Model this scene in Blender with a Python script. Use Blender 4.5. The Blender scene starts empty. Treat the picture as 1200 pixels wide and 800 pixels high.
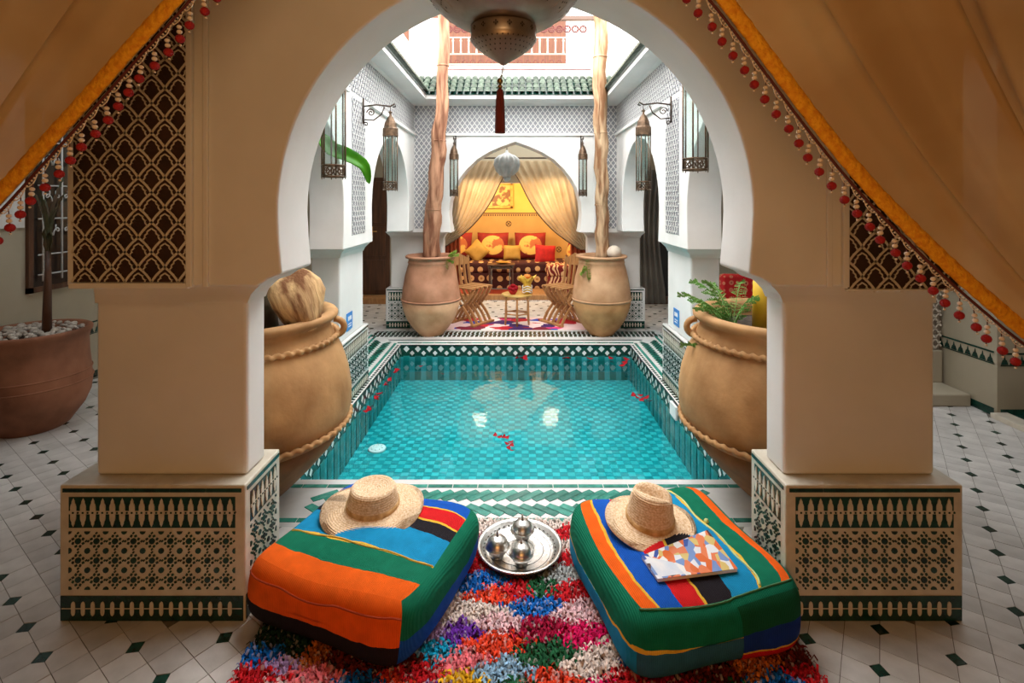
import bpy, bmesh, math, random
import numpy as np
from mathutils import Vector, Matrix
random.seed(7); np.random.seed(7)
PI = math.pi
sc = bpy.context.scene
COL = sc.collection
# ------------------------------------------------------------------ camera, sky, exposure, large lights
F = 600.0; CX = 604.0; CY = 236.0; H = 1.5      # focal length / vanishing point in pixels of the 1200x800 frame, eye height
cam_d = bpy.data.cameras.new('camera'); cam = bpy.data.objects.new('camera', cam_d); COL.objects.link(cam)
cam.location = (0, 0, H); cam.rotation_euler = (PI/2, 0, 0)
cam_d.sensor_width = 36; cam_d.lens = 36*F/1200; cam_d.shift_x = -(CX-600)/1200; cam_d.shift_y = -(400-CY)/1200
cam_d.clip_start = .02
sc.camera = cam
w = bpy.data.worlds.new('sky'); sc.world = w; w.use_nodes = True
bg = w.node_tree.nodes['Background']; bg.inputs[0].default_value = (1, .985, .965, 1); bg.inputs[1].default_value = 5.6
sc.view_settings.view_transform = 'Standard'; sc.view_settings.look = 'None'; sc.view_settings.gamma = 1
sc.view_settings.exposure = .45
def light(name, kind, loc, energy, color, size=.1, rot=None, sizey=None):
    l = bpy.data.lights.new(name, kind); o = bpy.data.objects.new(name, l); COL.objects.link(o)
    o.location = loc; l.energy = energy; l.color = color
    if kind == 'AREA':
        l.size = size
        if sizey: l.shape = 'RECTANGLE'; l.size_y = sizey
    else: l.shadow_soft_size = size
    if rot: o.rotation_euler = rot
    return o
WARM = (1, .80, .52)
light('gallery_lamp_light', 'POINT', (0, -.7, 1.0), 34, (1, .50, .17), .25)
light('ceiling_lamp_light', 'POINT', (0, .3, 2.35), 9, (1, .62, .30), .15)
light('alcove_light', 'POINT', (-.55, 8.05, 1.62), 27, WARM, .12)
light('alcove_light', 'POINT', (.55, 8.05, 1.62), 27, WARM, .12)
light('gallery_fill_left', 'AREA', (-2.75, 3.2, 2.6), 9, (.97, .98, 1), .9, None, 2.4)  # added fill for the left gallery floor; the ceiling has no opening
light('gallery_fill_right', 'AREA', (2.65, 3.2, 2.6), 16, (.97, .98, 1), .9, None, 2.4)  # added fill for the right gallery, standing for daylight from elsewhere
light('back_gallery_area_light', 'AREA', (0, 7.1, 2.6), 22, (1, .96, .9), 2.2, None, .8)  # area lamp below the closed ceiling of the back gallery

# ------------------------------------------------------------------ helpers
def P(px, py, z=0):                                # a pixel and a height give a point of the place
    d = F*(H-z)/(py-CY); return ((px-CX)*d/F, d, z)
def PD(px, py, d):                                 # a pixel and a distance give a point
    return ((px-CX)*d/F, d, H-(py-CY)*d/F)
def PX(px, py, X):
    return PD(px, py, F*X/(px-CX))
class MB:
    def __init__(s): s.v = []; s.f = []; s.m = []; s.sm = []
    def add(s, vs, fs, mi=0, T=None, smooth=False):
        n = len(s.v)
        if T is not None: vs = [T @ Vector(v) for v in vs]
        s.v += [tuple(v) for v in vs]; s.f += [tuple(n+i for i in f) for f in fs]
        s.m += [mi]*len(fs); s.sm += [smooth]*len(fs)
        return s
    def box(s, x0, x1, y0, y1, z0, z1, mi=0, T=None):
        return s.add([(x, y, z) for z in (z0, z1) for y in (y0, y1) for x in (x0, x1)],
              [(0,2,3,1),(4,5,7,6),(0,1,5,4),(2,6,7,3),(0,4,6,2),(1,3,7,5)], mi, T)
    def prism(s, poly, a, b, axis='y', mi=0, T=None, smooth=False):
        # poly in the plane across the axis: y -> (x,z), x -> (y,z), z -> (x,y)
        if axis == 'y': g = lambda p, t: (p[0], t, p[1])
        elif axis == 'x': g = lambda p, t: (t, p[0], p[1])
        else: g = lambda p, t: (p[0], p[1], t)
        n = len(poly)
        vs = [g(p, a) for p in poly]+[g(p, b) for p in poly]
        s.add(vs, [tuple(range(n))[::-1], tuple(range(n, 2*n))], mi, T)
        k = len(s.v)-2*n
        for i in range(n):
            j = (i+1) % n
            s.f.append((k+i, k+j, k+n+j, k+n+i)); s.m.append(mi); s.sm.append(smooth)
        return s
    def tube(s, pts, r, n=8, mi=0, T=None, cap=True, closed=False):
        pts = [Vector(p) for p in pts]; N = len(pts)
        rs = r if isinstance(r, (list, tuple)) else [r]*N
        vs = []; up = Vector((0, 0, 1))
        t0 = (pts[1]-pts[0]).normalized()
        if abs(t0.z) > .95: up = Vector((1, 0, 0))
        u = t0.cross(up).normalized()
        for i, p in enumerate(pts):
            if closed: t = (pts[(i+1) % N]-pts[i-1]).normalized()
            else: t = (pts[min(i+1, N-1)]-pts[max(i-1, 0)]).normalized()
            u = (u - t*u.dot(t)).normalized(); w_ = t.cross(u)
            for k in range(n):
                a = 2*PI*k/n; vs.append(p+rs[i]*(math.cos(a)*u+math.sin(a)*w_))
        fs = []
        for i in range(N if closed else N-1):
            j = (i+1) % N
            for k in range(n):
                l = (k+1) % n; fs.append((i*n+k, i*n+l, j*n+l, j*n+k))
        if cap and not closed: fs += [tuple(range(n))[::-1], tuple((N-1)*n+k for k in range(n))]
        return s.add(vs, fs, mi, T, True)
    def lathe(s, prof, n=32, c=(0, 0, 0), mi=0, T=None, smooth=True, fn=None):
        vs = []; fs = []; R = len(prof)
        for (r, z) in prof:
            for k in range(n):
                a = 2*PI*k/n; rr, zz = (r, z) if fn is None else fn(r, z, a)
                vs.append((c[0]+rr*math.cos(a), c[1]+rr*math.sin(a), c[2]+zz))
        for i in range(R-1):
            for k in range(n):
                l = (k+1) % n; fs.append((i*n+k, i*n+l, (i+1)*n+l, (i+1)*n+k))
        if prof[0][0] > 1e-4: fs.append(tuple(range(n))[::-1])
        if prof[-1][0] > 1e-4: fs.append(tuple((R-1)*n+k for k in range(n)))
        return s.add(vs, fs, mi, T, smooth)
    def ball(s, c, r, n=12, mi=0, sz=1, T=None):
        m = max(5, n//2+1)
        return s.lathe([(max(1e-5, r*math.sin(PI*i/(m-1))), -r*sz*math.cos(PI*i/(m-1))) for i in range(m)], n, c, mi, T)
    def grid(s, fn, nu, nv, mi=0, closed_u=False, smooth=True, thick=0):
        vs = [fn(i/(nu if closed_u else nu-1), j/(nv-1)) for j in range(nv) for i in range(nu)]
        fs = []
        for j in range(nv-1):
            for i in range(nu if closed_u else nu-1):
                k = (i+1) % nu; fs.append((j*nu+i, j*nu+k, (j+1)*nu+k, (j+1)*nu+i))
        return s.add(vs, fs, mi, None, smooth)
    def build(s, name, mats, parent=None, bevel=0, seg=2, solid=0, shift=None, soft=False):
        me = bpy.data.meshes.new(name)
        v = s.v if shift is None else [(a[0]-shift[0], a[1]-shift[1], a[2]-shift[2]) for a in s.v]
        me.from_pydata(v, [], s.f)
        if not isinstance(mats, (list, tuple)): mats = [mats]
        for m in mats: me.materials.append(m)
        me.polygons.foreach_set('material_index', s.m); me.polygons.foreach_set('use_smooth', s.sm)
        me.update()
        bm = bmesh.new(); bm.from_mesh(me); bmesh.ops.recalc_face_normals(bm, faces=bm.faces); bm.to_mesh(me); bm.free()
        if soft:
            me.polygons.foreach_set('use_smooth', [True]*len(me.polygons)); me.set_sharp_from_angle(angle=math.radians(32))
        o = bpy.data.objects.new(name, me); COL.objects.link(o)
        if parent: o.parent = parent
        if shift is not None: o.location = shift
        if solid: md = o.modifiers.new('solid', 'SOLIDIFY'); md.thickness = solid; md.offset = 0
        if bevel:
            md = o.modifiers.new('bevel', 'BEVEL'); md.width = bevel; md.segments = seg; md.limit_method = 'ANGLE'; md.angle_limit = .6; md.harden_normals = soft
        return o
def tag(o, label=None, cat=None, group=None, kind=None):
    if label: o['label'] = label
    if cat: o['category'] = cat
    if group: o['group'] = group
    if kind: o['kind'] = kind
    return o
def thing(name, label, cat, loc=(0, 0, 0), rz=0, group=None):
    o = bpy.data.objects.new(name, None); COL.objects.link(o); o.empty_display_size = .1
    o.location = loc; o.rotation_euler = (0, 0, rz); return tag(o, label, cat, group)
def dup(root, loc, rz=None, label=None, group=None, scale=None, rot=None):
    def cp(o, par):
        c = o.copy(); COL.objects.link(c)
        if par: c.parent = par
        for ch in list(o.children): cp(ch, c)
        return c
    r = cp(root, None); r.location = loc
    if rz is not None: r.rotation_euler = (0, 0, rz)
    if rot is not None: r.rotation_euler = rot
    if scale is not None: r.scale = scale
    if label: r['label'] = label
    if group: r['group'] = group
    return r
def link_copy(o, parent, loc, rot=None, scale=None):
    c = o.copy(); COL.objects.link(c); c.parent = parent; c.location = loc
    if rot: c.rotation_euler = rot
    if scale: c.scale = scale
    return c
# ------------------------------------------------------------------ materials
def new_mat(name):
    m = bpy.data.materials.new(name); m.use_nodes = True; nt = m.node_tree
    return m, nt, nt.nodes['Principled BSDF']
def srgb(*c):
    f = lambda x: (x/255/12.92) if x/255 <= .04045 else ((x/255+.055)/1.055)**2.4
    return tuple(f(x) for x in c)+(1,)
def pm(name, c, c2=None, scale=8, rough=.6, metal=0, bump=0, bscale=60, vary=0, spec=.5, detail=4, sheen=0, trans=None, stretch=None, contrast=(.35, .65)):
    m, nt, b = new_mat(name); N = nt.nodes; L = nt.links
    b.inputs['Roughness'].default_value = rough; b.inputs['Metallic'].default_value = metal
    b.inputs['Specular IOR Level'].default_value = spec
    if sheen: b.inputs['Sheen Weight'].default_value = sheen
    tc = N.new('ShaderNodeTexCoord'); vec = tc.outputs['Object']
    if stretch:
        mp = N.new('ShaderNodeMapping'); mp.inputs['Scale'].default_value = stretch; L.new(vec, mp.inputs[0]); vec = mp.outputs[0]
    c = tuple(c)+(1,) if len(c) == 3 else c
    b.inputs['Base Color'].default_value = c; out = None
    if c2 is not None:
        c2 = tuple(c2)+(1,) if len(c2) == 3 else c2
        nz = N.new('ShaderNodeTexNoise'); nz.inputs['Scale'].default_value = scale; nz.inputs['Detail'].default_value = detail
        L.new(vec, nz.inputs[0]); r = N.new('ShaderNodeValToRGB')
        r.color_ramp.elements[0].position = contrast[0]; r.color_ramp.elements[1].position = contrast[1]
        r.color_ramp.elements[0].color = c; r.color_ramp.elements[1].color = c2
        L.new(nz.outputs[0], r.inputs[0]); out = r.outputs[0]
    if vary:
        oi = N.new('ShaderNodeObjectInfo'); ge = N.new('ShaderNodeNewGeometry')
        ad = N.new('ShaderNodeMath'); ad.operation = 'ADD'; L.new(oi.outputs['Random'], ad.inputs[0]); L.new(ge.outputs['Random Per Island'], ad.inputs[1])
        fr = N.new('ShaderNodeMath'); fr.operation = 'FRACT'; L.new(ad.outputs[0], fr.inputs[0])
        mr = N.new('ShaderNodeMapRange'); mr.inputs[3].default_value = 1-vary; mr.inputs[4].default_value = 1+vary*.6; L.new(fr.outputs[0], mr.inputs[0])
        hs = N.new('ShaderNodeHueSaturation'); L.new(mr.outputs[0], hs.inputs['Value'])
        if out: L.new(out, hs.inputs['Color'])
        else: hs.inputs['Color'].default_value = c
        out = hs.outputs[0]
    if out: L.new(out, b.inputs['Base Color'])
    if bump:
        n2 = N.new('ShaderNodeTexNoise'); n2.inputs['Scale'].default_value = bscale; n2.inputs['Detail'].default_value = 5
        L.new(vec, n2.inputs[0]); bp = N.new('ShaderNodeBump'); bp.inputs['Strength'].default_value = bump; bp.inputs['Distance'].default_value = .01
        L.new(n2.outputs[0], bp.inputs['Height']); L.new(bp.outputs[0], b.inputs['Normal'])
    if trans is not None:                          # sheer cloth
        o = N['Material Output']; tr = N.new('ShaderNodeBsdfTransparent'); tl = N.new('ShaderNodeBsdfTranslucent'); tl.inputs[0].default_value = c
        if out: L.new(out, tl.inputs[0])
        m1 = N.new('ShaderNodeMixShader'); m1.inputs[0].default_value = .45; L.new(b.outputs[0], m1.inputs[1]); L.new(tl.outputs[0], m1.inputs[2])
        m2 = N.new('ShaderNodeMixShader'); m2.inputs[0].default_value = trans; L.new(m1.outputs[0], m2.inputs[1]); L.new(tr.outputs[0], m2.inputs[2])
        L.new(m2.outputs[0], o.inputs[0])
    return m
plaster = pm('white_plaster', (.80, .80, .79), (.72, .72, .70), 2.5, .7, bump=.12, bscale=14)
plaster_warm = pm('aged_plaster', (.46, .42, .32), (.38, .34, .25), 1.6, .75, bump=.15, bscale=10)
salon_cloth = pm('ochre_salon_cloth', (.26, .13, .05), (.20, .10, .035), 2, .85)  # unseen wall behind the camera; ochre chosen to warm the bounced light
dark_ceiling = pm('dark_cedar_ceiling', (.07, .035, .015), (.05, .022, .01), 3, .6)  # front gallery ceiling, out of view; kept dark to cut white bounce
cream = pm('cream_zellige', (.66, .62, .52), (.56, .52, .43), 20, .35, bump=.1, bscale=40)
white_tile = pm('white_glazed_tile', (.72, .73, .72), (.62, .64, .63), 7, .22, bump=.05, bscale=30, vary=.10)
floor_tile = pm('white_zellige', (.70, .69, .67), (.55, .54, .52), 9, .28, bump=.12, bscale=25, vary=.14)
grout = pm('grout', (.22, .20, .17), (.13, .12, .1), 30, .9)
dgreen = pm('dark_green_zellige', (.008, .06, .042), (.004, .03, .024), 30, .25, bump=.1, bscale=50, vary=.4)
sgreen = pm('deep_green_zellige', (.008, .11, .08), (.02, .17, .13), 25, .2, bump=.12, bscale=50, vary=.35)
tgreen = pm('green_zellige', (.02, .20, .15), (.06, .30, .24), 25, .18, bump=.12, bscale=50, vary=.35)
teal_a = pm('teal_pool_tile', (.0, .25, .29), (.0, .31, .35), 12, .3, vary=.14)
teal_b = pm('pale_teal_pool_tile', (.02, .43, .47), (.04, .50, .54), 12, .3, vary=.12)
teal_g = pm('teal_grout', (.04, .32, .35), None, rough=.7)
brownlat = pm('dark_wood_backing', (.055, .022, .012), (.03, .013, .008), 10, .7)
stucco = pm('carved_stucco', (.70, .66, .58), (.62, .57, .48), 10, .75)
greyback = pm('shaded_stucco_ground', (.30, .31, .34), (.25, .26, .29), 10, .8)  # grey base colour carries the shade behind the white lattice ribs
wood_door = pm('dark_wood', (.06, .025, .012), (.12, .05, .022), 3, .45, bump=.2, bscale=20, stretch=(8, 8, 1))
wood_light = pm('honey_wood', (.50, .26, .10), (.36, .17, .06), 6, .45, bump=.1, stretch=(6, 6, 1.5))
wood_gold = pm('painted_gold_wood', (.55, .36, .10), (.40, .24, .06), 14, .4)
iron = pm('dark_iron', (.05, .04, .035), (.10, .07, .05), 20, .5, .6)
bronze = pm('bronze_fretwork', (.16, .10, .06), (.08, .05, .03), 40, .45, .7)
iron_white = pm('white_painted_iron', (.62, .63, .62), None, rough=.5)
silver = pm('engraved_silver', (.66, .64, .61), (.52, .50, .47), 25, .34, 1, bump=.15, bscale=60)
tray_m = pm('silver_tray', (.72, .70, .67), (.60, .58, .55), 18, .3, 1, bump=.2, bscale=80)
lampmetal = pm('pierced_nickel', (.40, .34, .28), (.28, .23, .19), 14, .42, .85, bump=.08, bscale=20)
lamphole = pm('pierced_hole', (.03, .018, .01), None, rough=.7)
clay = pm('terracotta', srgb(200, 156, 104), srgb(132, 90, 46), 5, .75, bump=.5, bscale=12, contrast=(.22, .78))
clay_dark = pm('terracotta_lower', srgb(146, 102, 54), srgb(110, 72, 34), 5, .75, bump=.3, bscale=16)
clay_pink = pm('pink_terracotta', srgb(205, 150, 120), srgb(150, 100, 68), 4.5, .65, bump=.2, bscale=12, contrast=(.3, .7))
clay_tan = pm('tan_terracotta', srgb(214, 172, 134), srgb(170, 124, 84), 4.5, .65, bump=.2, bscale=12, contrast=(.3, .7))
clay_red = pm('reddish_terracotta', srgb(158, 104, 74), srgb(104, 62, 38), 4, .7, bump=.25, bscale=12, contrast=(.3, .7))
soil = pm('potting_soil', (.07, .045, .03), (.03, .02, .013), 30, .95, bump=.6, bscale=60)
husk = pm('pale_husk', srgb(206, 170, 120), srgb(112, 70, 34), 5, .85, bump=.9, bscale=10, stretch=(4, 4, .5), contrast=(.40, .60))
trunk_m = pm('dried_palm_wood', srgb(196, 146, 114), srgb(120, 74, 50), 7, .75, bump=.5, bscale=12, stretch=(2.5, 2.5, .35), contrast=(.38, .62))
trunk_t = pm('pale_dried_wood', srgb(208, 176, 140), srgb(136, 94, 60), 7, .75, bump=.5, bscale=12, stretch=(2.5, 2.5, .3), contrast=(.38, .62))
leaf_m = pm('banana_leaf', (.10, .42, .015), (.05, .26, .01), 8, .35, trans=0.0)
fern_m = pm('fern_green', (.10, .26, .045), (.16, .34, .07), 20, .5)
stem_m = pm('plant_stem', (.05, .06, .02), (.10, .06, .03), 10, .6)
yellow_w = pm('yellow_paint', (.75, .47, .02), (.62, .36, .02), 5, .5)
redm = pm('red_cloth', (.55, .015, .015), (.35, .01, .01), 12, .8)
petal_m = pm('rose_petal', (.24, .0, .006), (.34, .002, .010), 30, .65, spec=.2)
gravel = pm('pale_gravel', (.60, .55, .48), (.42, .37, .31), 30, .8, vary=.25)
straw_c = srgb(224, 190, 150)
roof_m = pm('green_glazed_roof_tile', (.05, .085, .055), (.13, .165, .125), 25, .3, vary=.45)
blue_m = pm('blue_enamel', (.0, .20, .62), (.0, .26, .70), 8, .3)
white_p = pm('white_paint', (.82, .82, .82), None, rough=.5)
gold_m = pm('gold_leaf', (.75, .42, .08), (.5, .26, .04), 20, .4, .3)
sheer = pm('gold_sheer', srgb(232, 206, 158), srgb(206, 172, 120), 2, .75, trans=.22, sheen=.2)
sheer_w = pm('ivory_sheer', srgb(222, 206, 176), srgb(200, 180, 148), 3, .8, trans=.28)
grey_sheer = pm('grey_sheer', (.35, .34, .31), (.26, .25, .23), 3, .85, trans=.1)
trim_y = pm('yellow_fringe', srgb(246, 180, 34), srgb(224, 146, 14), 60, .8, bump=.8, bscale=90)
trim_r = pm('dark_red_braid', (.10, .015, .01), None, rough=.8)
pearl = pm('pearl_bead', (.78, .66, .54), None, rough=.25)
redbead = pm('red_pompom', (.42, .012, .015), (.26, .006, .01), 60, .8, bump=.5, bscale=200)
tassel_m = pm('burgundy_silk', (.20, .018, .015), (.10, .01, .01), 60, .6, bump=.6, bscale=80, stretch=(6, 6, .3))
drape_m = pm('rust_drape', (.42, .07, .015), (.28, .04, .01), 6, .8)
alc_wall = pm('ochre_wall', (.80, .50, .11), (.72, .44, .08), 3, .75)
alc_low = pm('ochre_hanging', (.56, .34, .11), (.50, .29, .09), 3, .85)
motif = pm('brown_embroidery', (.10, .05, .025), None, rough=.85)
red_carpet = pm('orange_red_carpet', (.45, .06, .015), (.32, .035, .01), 14, .9)
# ================================================================== THE SETTING
ARCH = [(-.822, 1.245), (-.832, 1.36), (-.837, 1.46)]
for i in range(1, 24):
    a = PI - (PI/2)*i/24
    ARCH.append((.837*math.cos(a), 1.46+.85*math.sin(a)+.02*max(0, (i-18)/6)**2))
ARCH = ARCH+[(0, 2.335)]+[(-x, z) for x, z in ARCH[::-1]]
def arch_scaled(half, zt, ztop, zs=1.46):          # the courtyard's smaller pointed horseshoe arches
    L_ = [(.94, zt, 0), (.99, zt+(zs-zt)*.5, 0)]
    pts = [(-half*.97, zt), (-half*.995, zt+(zs-zt)*.5)]
    for i in range(0, 15):
        a = PI-(PI/2)*i/15; k = i/15
        pts.append((half*math.cos(a)*(1-.02*math.sin(PI*k)), zs+(ztop-zs)*(math.sin(a)*(1-.10*k*(1-k)*2)-.05*k**6)))
    pts.append((0, ztop))
    return pts+[(-x, z) for x, z in pts[:-1][::-1]]
ZC = 1.17                                           # underside of the corbelled walls
wf = MB()
poly = [(-1.58, 1.2), (-.91, 1.2), (-.875, 1.225)]+ARCH+[(.875, 1.225), (.91, 1.2), (1.58, 1.2), (1.58, 2.8), (-1.58, 2.8)]
wf.prism(poly, 1.80, 2.07, 'y')
wall_front = tag(wf.build('wall_front', plaster, bevel=.010, soft=True), kind='structure')
# ---- sebka lattice --------------------------------------------------
def lattice(mb, x0, x1, z0, z1, W, Hh, wd, th, T, inner=False, mi=0):
    """raised net of ogee ribs inside a rectangle; T takes (x, z, out) to the place"""
    nx = int((x1-x0)/(W/2))+2; nz = int((z1-z0)/(Hh/2))+2
    def rib(pts, wd):
        pts = [p for p in pts]
        for a, b in zip(pts[:-1], pts[1:]):
            mx, mz = (a[0]+b[0])/2, (a[1]+b[1])/2
            if not (x0 <= mx <= x1 and z0 <= mz <= z1): continue
            a = (min(max(a[0], x0), x1), min(max(a[1], z0), z1)); b = (min(max(b[0], x0), x1), min(max(b[1], z0), z1))
            dx, dz = b[0]-a[0], b[1]-a[1]; l = math.hypot(dx, dz) or 1
            nx_, nz_ = -dz/l*wd/2, dx/l*wd/2
            q = [(a[0]+nx_, a[1]+nz_), (a[0]-nx_, a[1]-nz_), (b[0]-nx_, b[1]-nz_), (b[0]+nx_, b[1]+nz_)]
            vs = [T(p[0], p[1], th) for p in q]+[T(p[0], p[1], 0) for p in q]
            mb.add(vs, [(0, 1, 2, 3), (0, 4, 5, 1), (2, 6, 7, 3)], mi)
    for j in range(-1, nz+1):
        for i in range(-1, nx+1):
            if (i+j) % 2: continue
            bx, bz = x0+i*W/2, z0+j*Hh/2
            for sx in (-1, 1):
                f = lambda t: (bx+sx*W/2*(.55*t+.45*t*t), bz+Hh/2*t)
                n = 4 if inner else 2
                rib([f(k/n) for k in range(n+1)], wd)
            if inner:                                # the lobed inner arch of each cell
                cx, cz = bx, bz+Hh/2
                for sx in (-1, 1):
                    pts = [(.34, -.10), (.25, .0), (.26, .07), (.17, .13), (.16, .21), (0, .30)]
                    rib([(cx+sx*W*a, cz+Hh*b) for a, b in pts], wd*.62)
def panel(parent, x0, x1, z0, z1, W, Hh, wd, T, back, rib, inner=False, name='lattice_panel'):
    b = MB(); q = [(x0, z0), (x1, z0), (x1, z1), (x0, z1)]
    b.add([T(p[0], p[1], .0015) for p in q], [(0, 1, 2, 3)])
    o = b.build(name, back, parent); 
    l = MB(); lattice(l, x0, x1, z0, z1, W, Hh, wd, .008, T, inner)
    tag(l.build('lattice_rib', rib, o), kind='stuff'); return o
for sx in (-1, 1):
    xa, xb = (-1.55, -1.15) if sx < 0 else (1.165, 1.56)
    T = lambda x, z, t: (x, 1.80-.004-t, z)
    panel(wall_front, xa, xb, 1.218 if sx < 0 else 1.185+.0, 2.7, .093, .104, .0085, T, brownlat, stucco, True)
    fr = MB()                                        # raised plaster band beside the panel
    e = xb if sx < 0 else xa
    fr.box(min(e, e-sx*.022)+(-.0), max(e, e-sx*.022), 1.782, 1.80, 1.2, 2.75)
    fr.box(min(e-sx*.055, e-sx*.075), max(e-sx*.055, e-sx*.075), 1.788, 1.80, 1.2, 2.75)
    fr.box(min(xa, xb)-.01, max(xa, xb)+.01, 1.784, 1.80, 1.195, 1.216 if sx < 0 else 1.186)
    fr.build('frame_moulding', plaster, wall_front, bevel=.004)
# ---- zellige plinths ------------------------------------------------
merl_me = {}
def merlon_poly(w, h):                               # little stepped flame shape
    pts = [(-.5, 0), (-.5, .38), (-.40, .55), (-.28, .62), (-.24, .8), (-.08, .92), (0, 1)]
    return [(x*w, z*h) for x, z in pts]+[(-x*w, z*h) for x, z in pts[:-1][::-1]]
def zface(parent, L_, T, h=.487, k=1.0, parts=False, n=None):
    """tile work on one plinth face: T(u, z, out) ; u runs 0..L_"""
    g = MB(); c = MB(); m = MB(); st = MB()
    s = h/.487; u0 = .035*s; u1 = L_-.035*s
    def rect(mb, a, b, z0, z1, o=.003, mi=0):
        q = [(a, z0), (b, z0), (b, z1), (a, z1)]
        mb.add([T(p[0], p[1], o) for p in q]+[T(p[0], p[1], 0) for p in q], [(0, 1, 2, 3), (0, 1, 5, 4), (1, 2, 6, 5), (2, 3, 7, 6), (3, 0, 4, 7)], mi)
    # long dark border bricks on top and the bottom skirting
    nb = max(1, round(L_/.13)); 
    for i in range(nb): rect(g, .012+(L_-.024)*i/nb+.001, .012+(L_-.024)*(i+1)/nb-.001, .462*s, .475*s)
    rect(g, .006, L_-.006, .004, .092*s)
    pitch = .0352*s; nn = max(1, round((u1-u0)/pitch)); pitch = (u1-u0)/nn
    rect(g, u0, u1, .335*s, .445*s, .002)
    def put(poly, uc, z, flip, name='merlon_tile'):
        pl = [(uc+p[0], z+(-p[1] if flip else p[1])) for p in poly]
        N_ = len(pl)
        if parts:
            mb = MB(); mb.add([T(p[0], p[1], .005) for p in pl]+[T(p[0], p[1], .002) for p in pl], [tuple(range(N_))]+[(i, (i+1) % N_, N_+(i+1) % N_, N_+i) for i in range(N_)])
            mb.build(name, cream, parent)
        else:
            c.add([T(p[0], p[1], .005) for p in pl]+[T(p[0], p[1], .002) for p in pl], [tuple(range(N_))]+[(i, (i+1) % N_, N_+(i+1) % N_, N_+i) for i in range(N_)])
    mp = merlon_poly(pitch*.56, .047*s); lens = [(-.20, 0), (-.20, .55), (-.14, .85), (0, 1), (.14, .85), (.20, .55), (.20, 0), (.2, -.55), (.14, -.85), (0, -1), (-.14, -.85), (-.2, -.55)]
    lens = [(x*pitch, z*.026*s) for x, z in lens]
    rect(c, u0, u1, .385*s, .396*s, .004)
    for i in range(nn):
        uc = u0+pitch*(i+.5)
        put(mp, uc, .394*s, False); put(mp, uc, .387*s, True)
        put(lens, uc, .048*s, False, 'skirting_tile')
        for d in (0, .5): rect(st, uc+d*pitch-.003*s, uc+d*pitch+.003*s, .3875*s, .3935*s, .006)
    rect(c, u0*.3, L_-u0*.3, .0465*s, .0495*s, .004)
    # star field
    za, zb = .115*s, .322*s; P_ = .069*s; nc = max(1, round((u1-u0)/P_)); P_ = (u1-u0)/nc; nr = 3; Q = (zb-za)/nr
    def octo(uc, z, r, ph=0, o=.0035, sides=8):
        if not (u0-.001 <= uc <= u1+.001 and za-.001 <= z <= zb+.001): return
        pl = [(min(max(uc+r*math.cos(ph+2*PI*i/sides), u0), u1), min(max(z+r*math.sin(ph+2*PI*i/sides), za), zb)) for i in range(sides)]
        st.add([T(p[0], p[1], o) for p in pl]+[T(p[0], p[1], 0) for p in pl], [tuple(range(sides))]+[(i, (i+1) % sides, sides+(i+1) % sides, sides+i) for i in range(sides)])
    for j in range(nr+1):
        for i in range(nc+1):
            if j < nr and i < nc:
                uc, z = u0+P_*(i+.5), za+Q*(j+.5)
                octo(uc, z, P_*.165)
                for q in range(8):
                    a = 2*PI*(q+.5)/8; octo(uc+P_*.30*math.cos(a), z+P_*.30*math.sin(a), P_*.080, a, sides=4)
                for q in range(4):
                    a = PI/2*q; octo(uc+P_*.44*math.cos(a), z+P_*.44*math.sin(a), P_*.066, a, sides=4)
            octo(u0+P_*i, za+Q*j, P_*.155)
    tag(g.build('border_tile', dgreen, parent), kind='stuff')
    if not parts: tag(c.build('merlon_tile', cream, parent), kind='stuff')
    elif len(c.v): tag(c.build('divider_tile', cream, parent), kind='stuff')
    tag(st.build('star_tile', dgreen, parent), kind='stuff')
def plinth(parent, x0, x1, y0, y1, h, faces, parts=False, mat=None):
    b = MB(); b.box(x0, x1, y0, y1, 0, h)
    p = b.build('plinth', mat or cream, parent, bevel=.006)
    if 'front' in faces: zface(p, x1-x0, lambda u, z, o: (x0+u, y0-o, z), h, parts=parts)
    if 'right' in faces: zface(p, y1-y0, lambda u, z, o: (x1+o, y0+u, z), h, parts=False)
    if 'left' in faces: zface(p, y1-y0, lambda u, z, o: (x0-o, y0+u, z), h, parts=False)
    return p
def shaft(parent, x0, x1, y0, y1, z0, z1, ov=.06, mat=None, sd=(1, 1, 1)):
    b = MB(); b.box(x0, x1, y0, y1, z0, z1); b.build('pier_shaft', mat or plaster, parent, bevel=.014, seg=3)
    b = MB()                                         # flared capital under the corbelled wall
    prof = [(0, z1-.075), (.012, z1-.045), (.035, z1-.02), (ov, z1)]
    for (a, za), (c, zb) in zip(prof[:-1], prof[1:]):
        l, r_, f = sd; e = .002; b.add([(x0-a*l-e, y0-a*f-e, za), (x1+a*r_+e, y0-a*f-e, za), (x1+a*r_+e, y1+a*f, za), (x0-a*l-e, y1+a*f, za), (x0-c*l-e, y0-c*f-e, zb), (x1+c*r_+e, y0-c*f-e, zb), (x1+c*r_+e, y1+c*f, zb), (x0-c*l-e, y1+c*f, zb)],
              [(0, 1, 5, 4), (1, 2, 6, 5), (2, 3, 7, 6), (3, 0, 4, 7), (4, 5, 6, 7)])
    b.build('capital', mat or plaster, parent)
plinth(wall_front, -1.630, -.966, 1.83, 2.10, .487, ('front', 'right'), True)
plinth(wall_front, .966, 1.600, 1.83, 2.10, .487, ('front', 'left'), True)
shaft(wall_front, -1.553, -.992, 1.895, 2.03, .487, 1.2, .06, None, (0, 1, .15))
shaft(wall_front, .992, 1.553, 1.895, 2.03, .487, 1.2, .06, None, (1, 0, .15))
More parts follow.
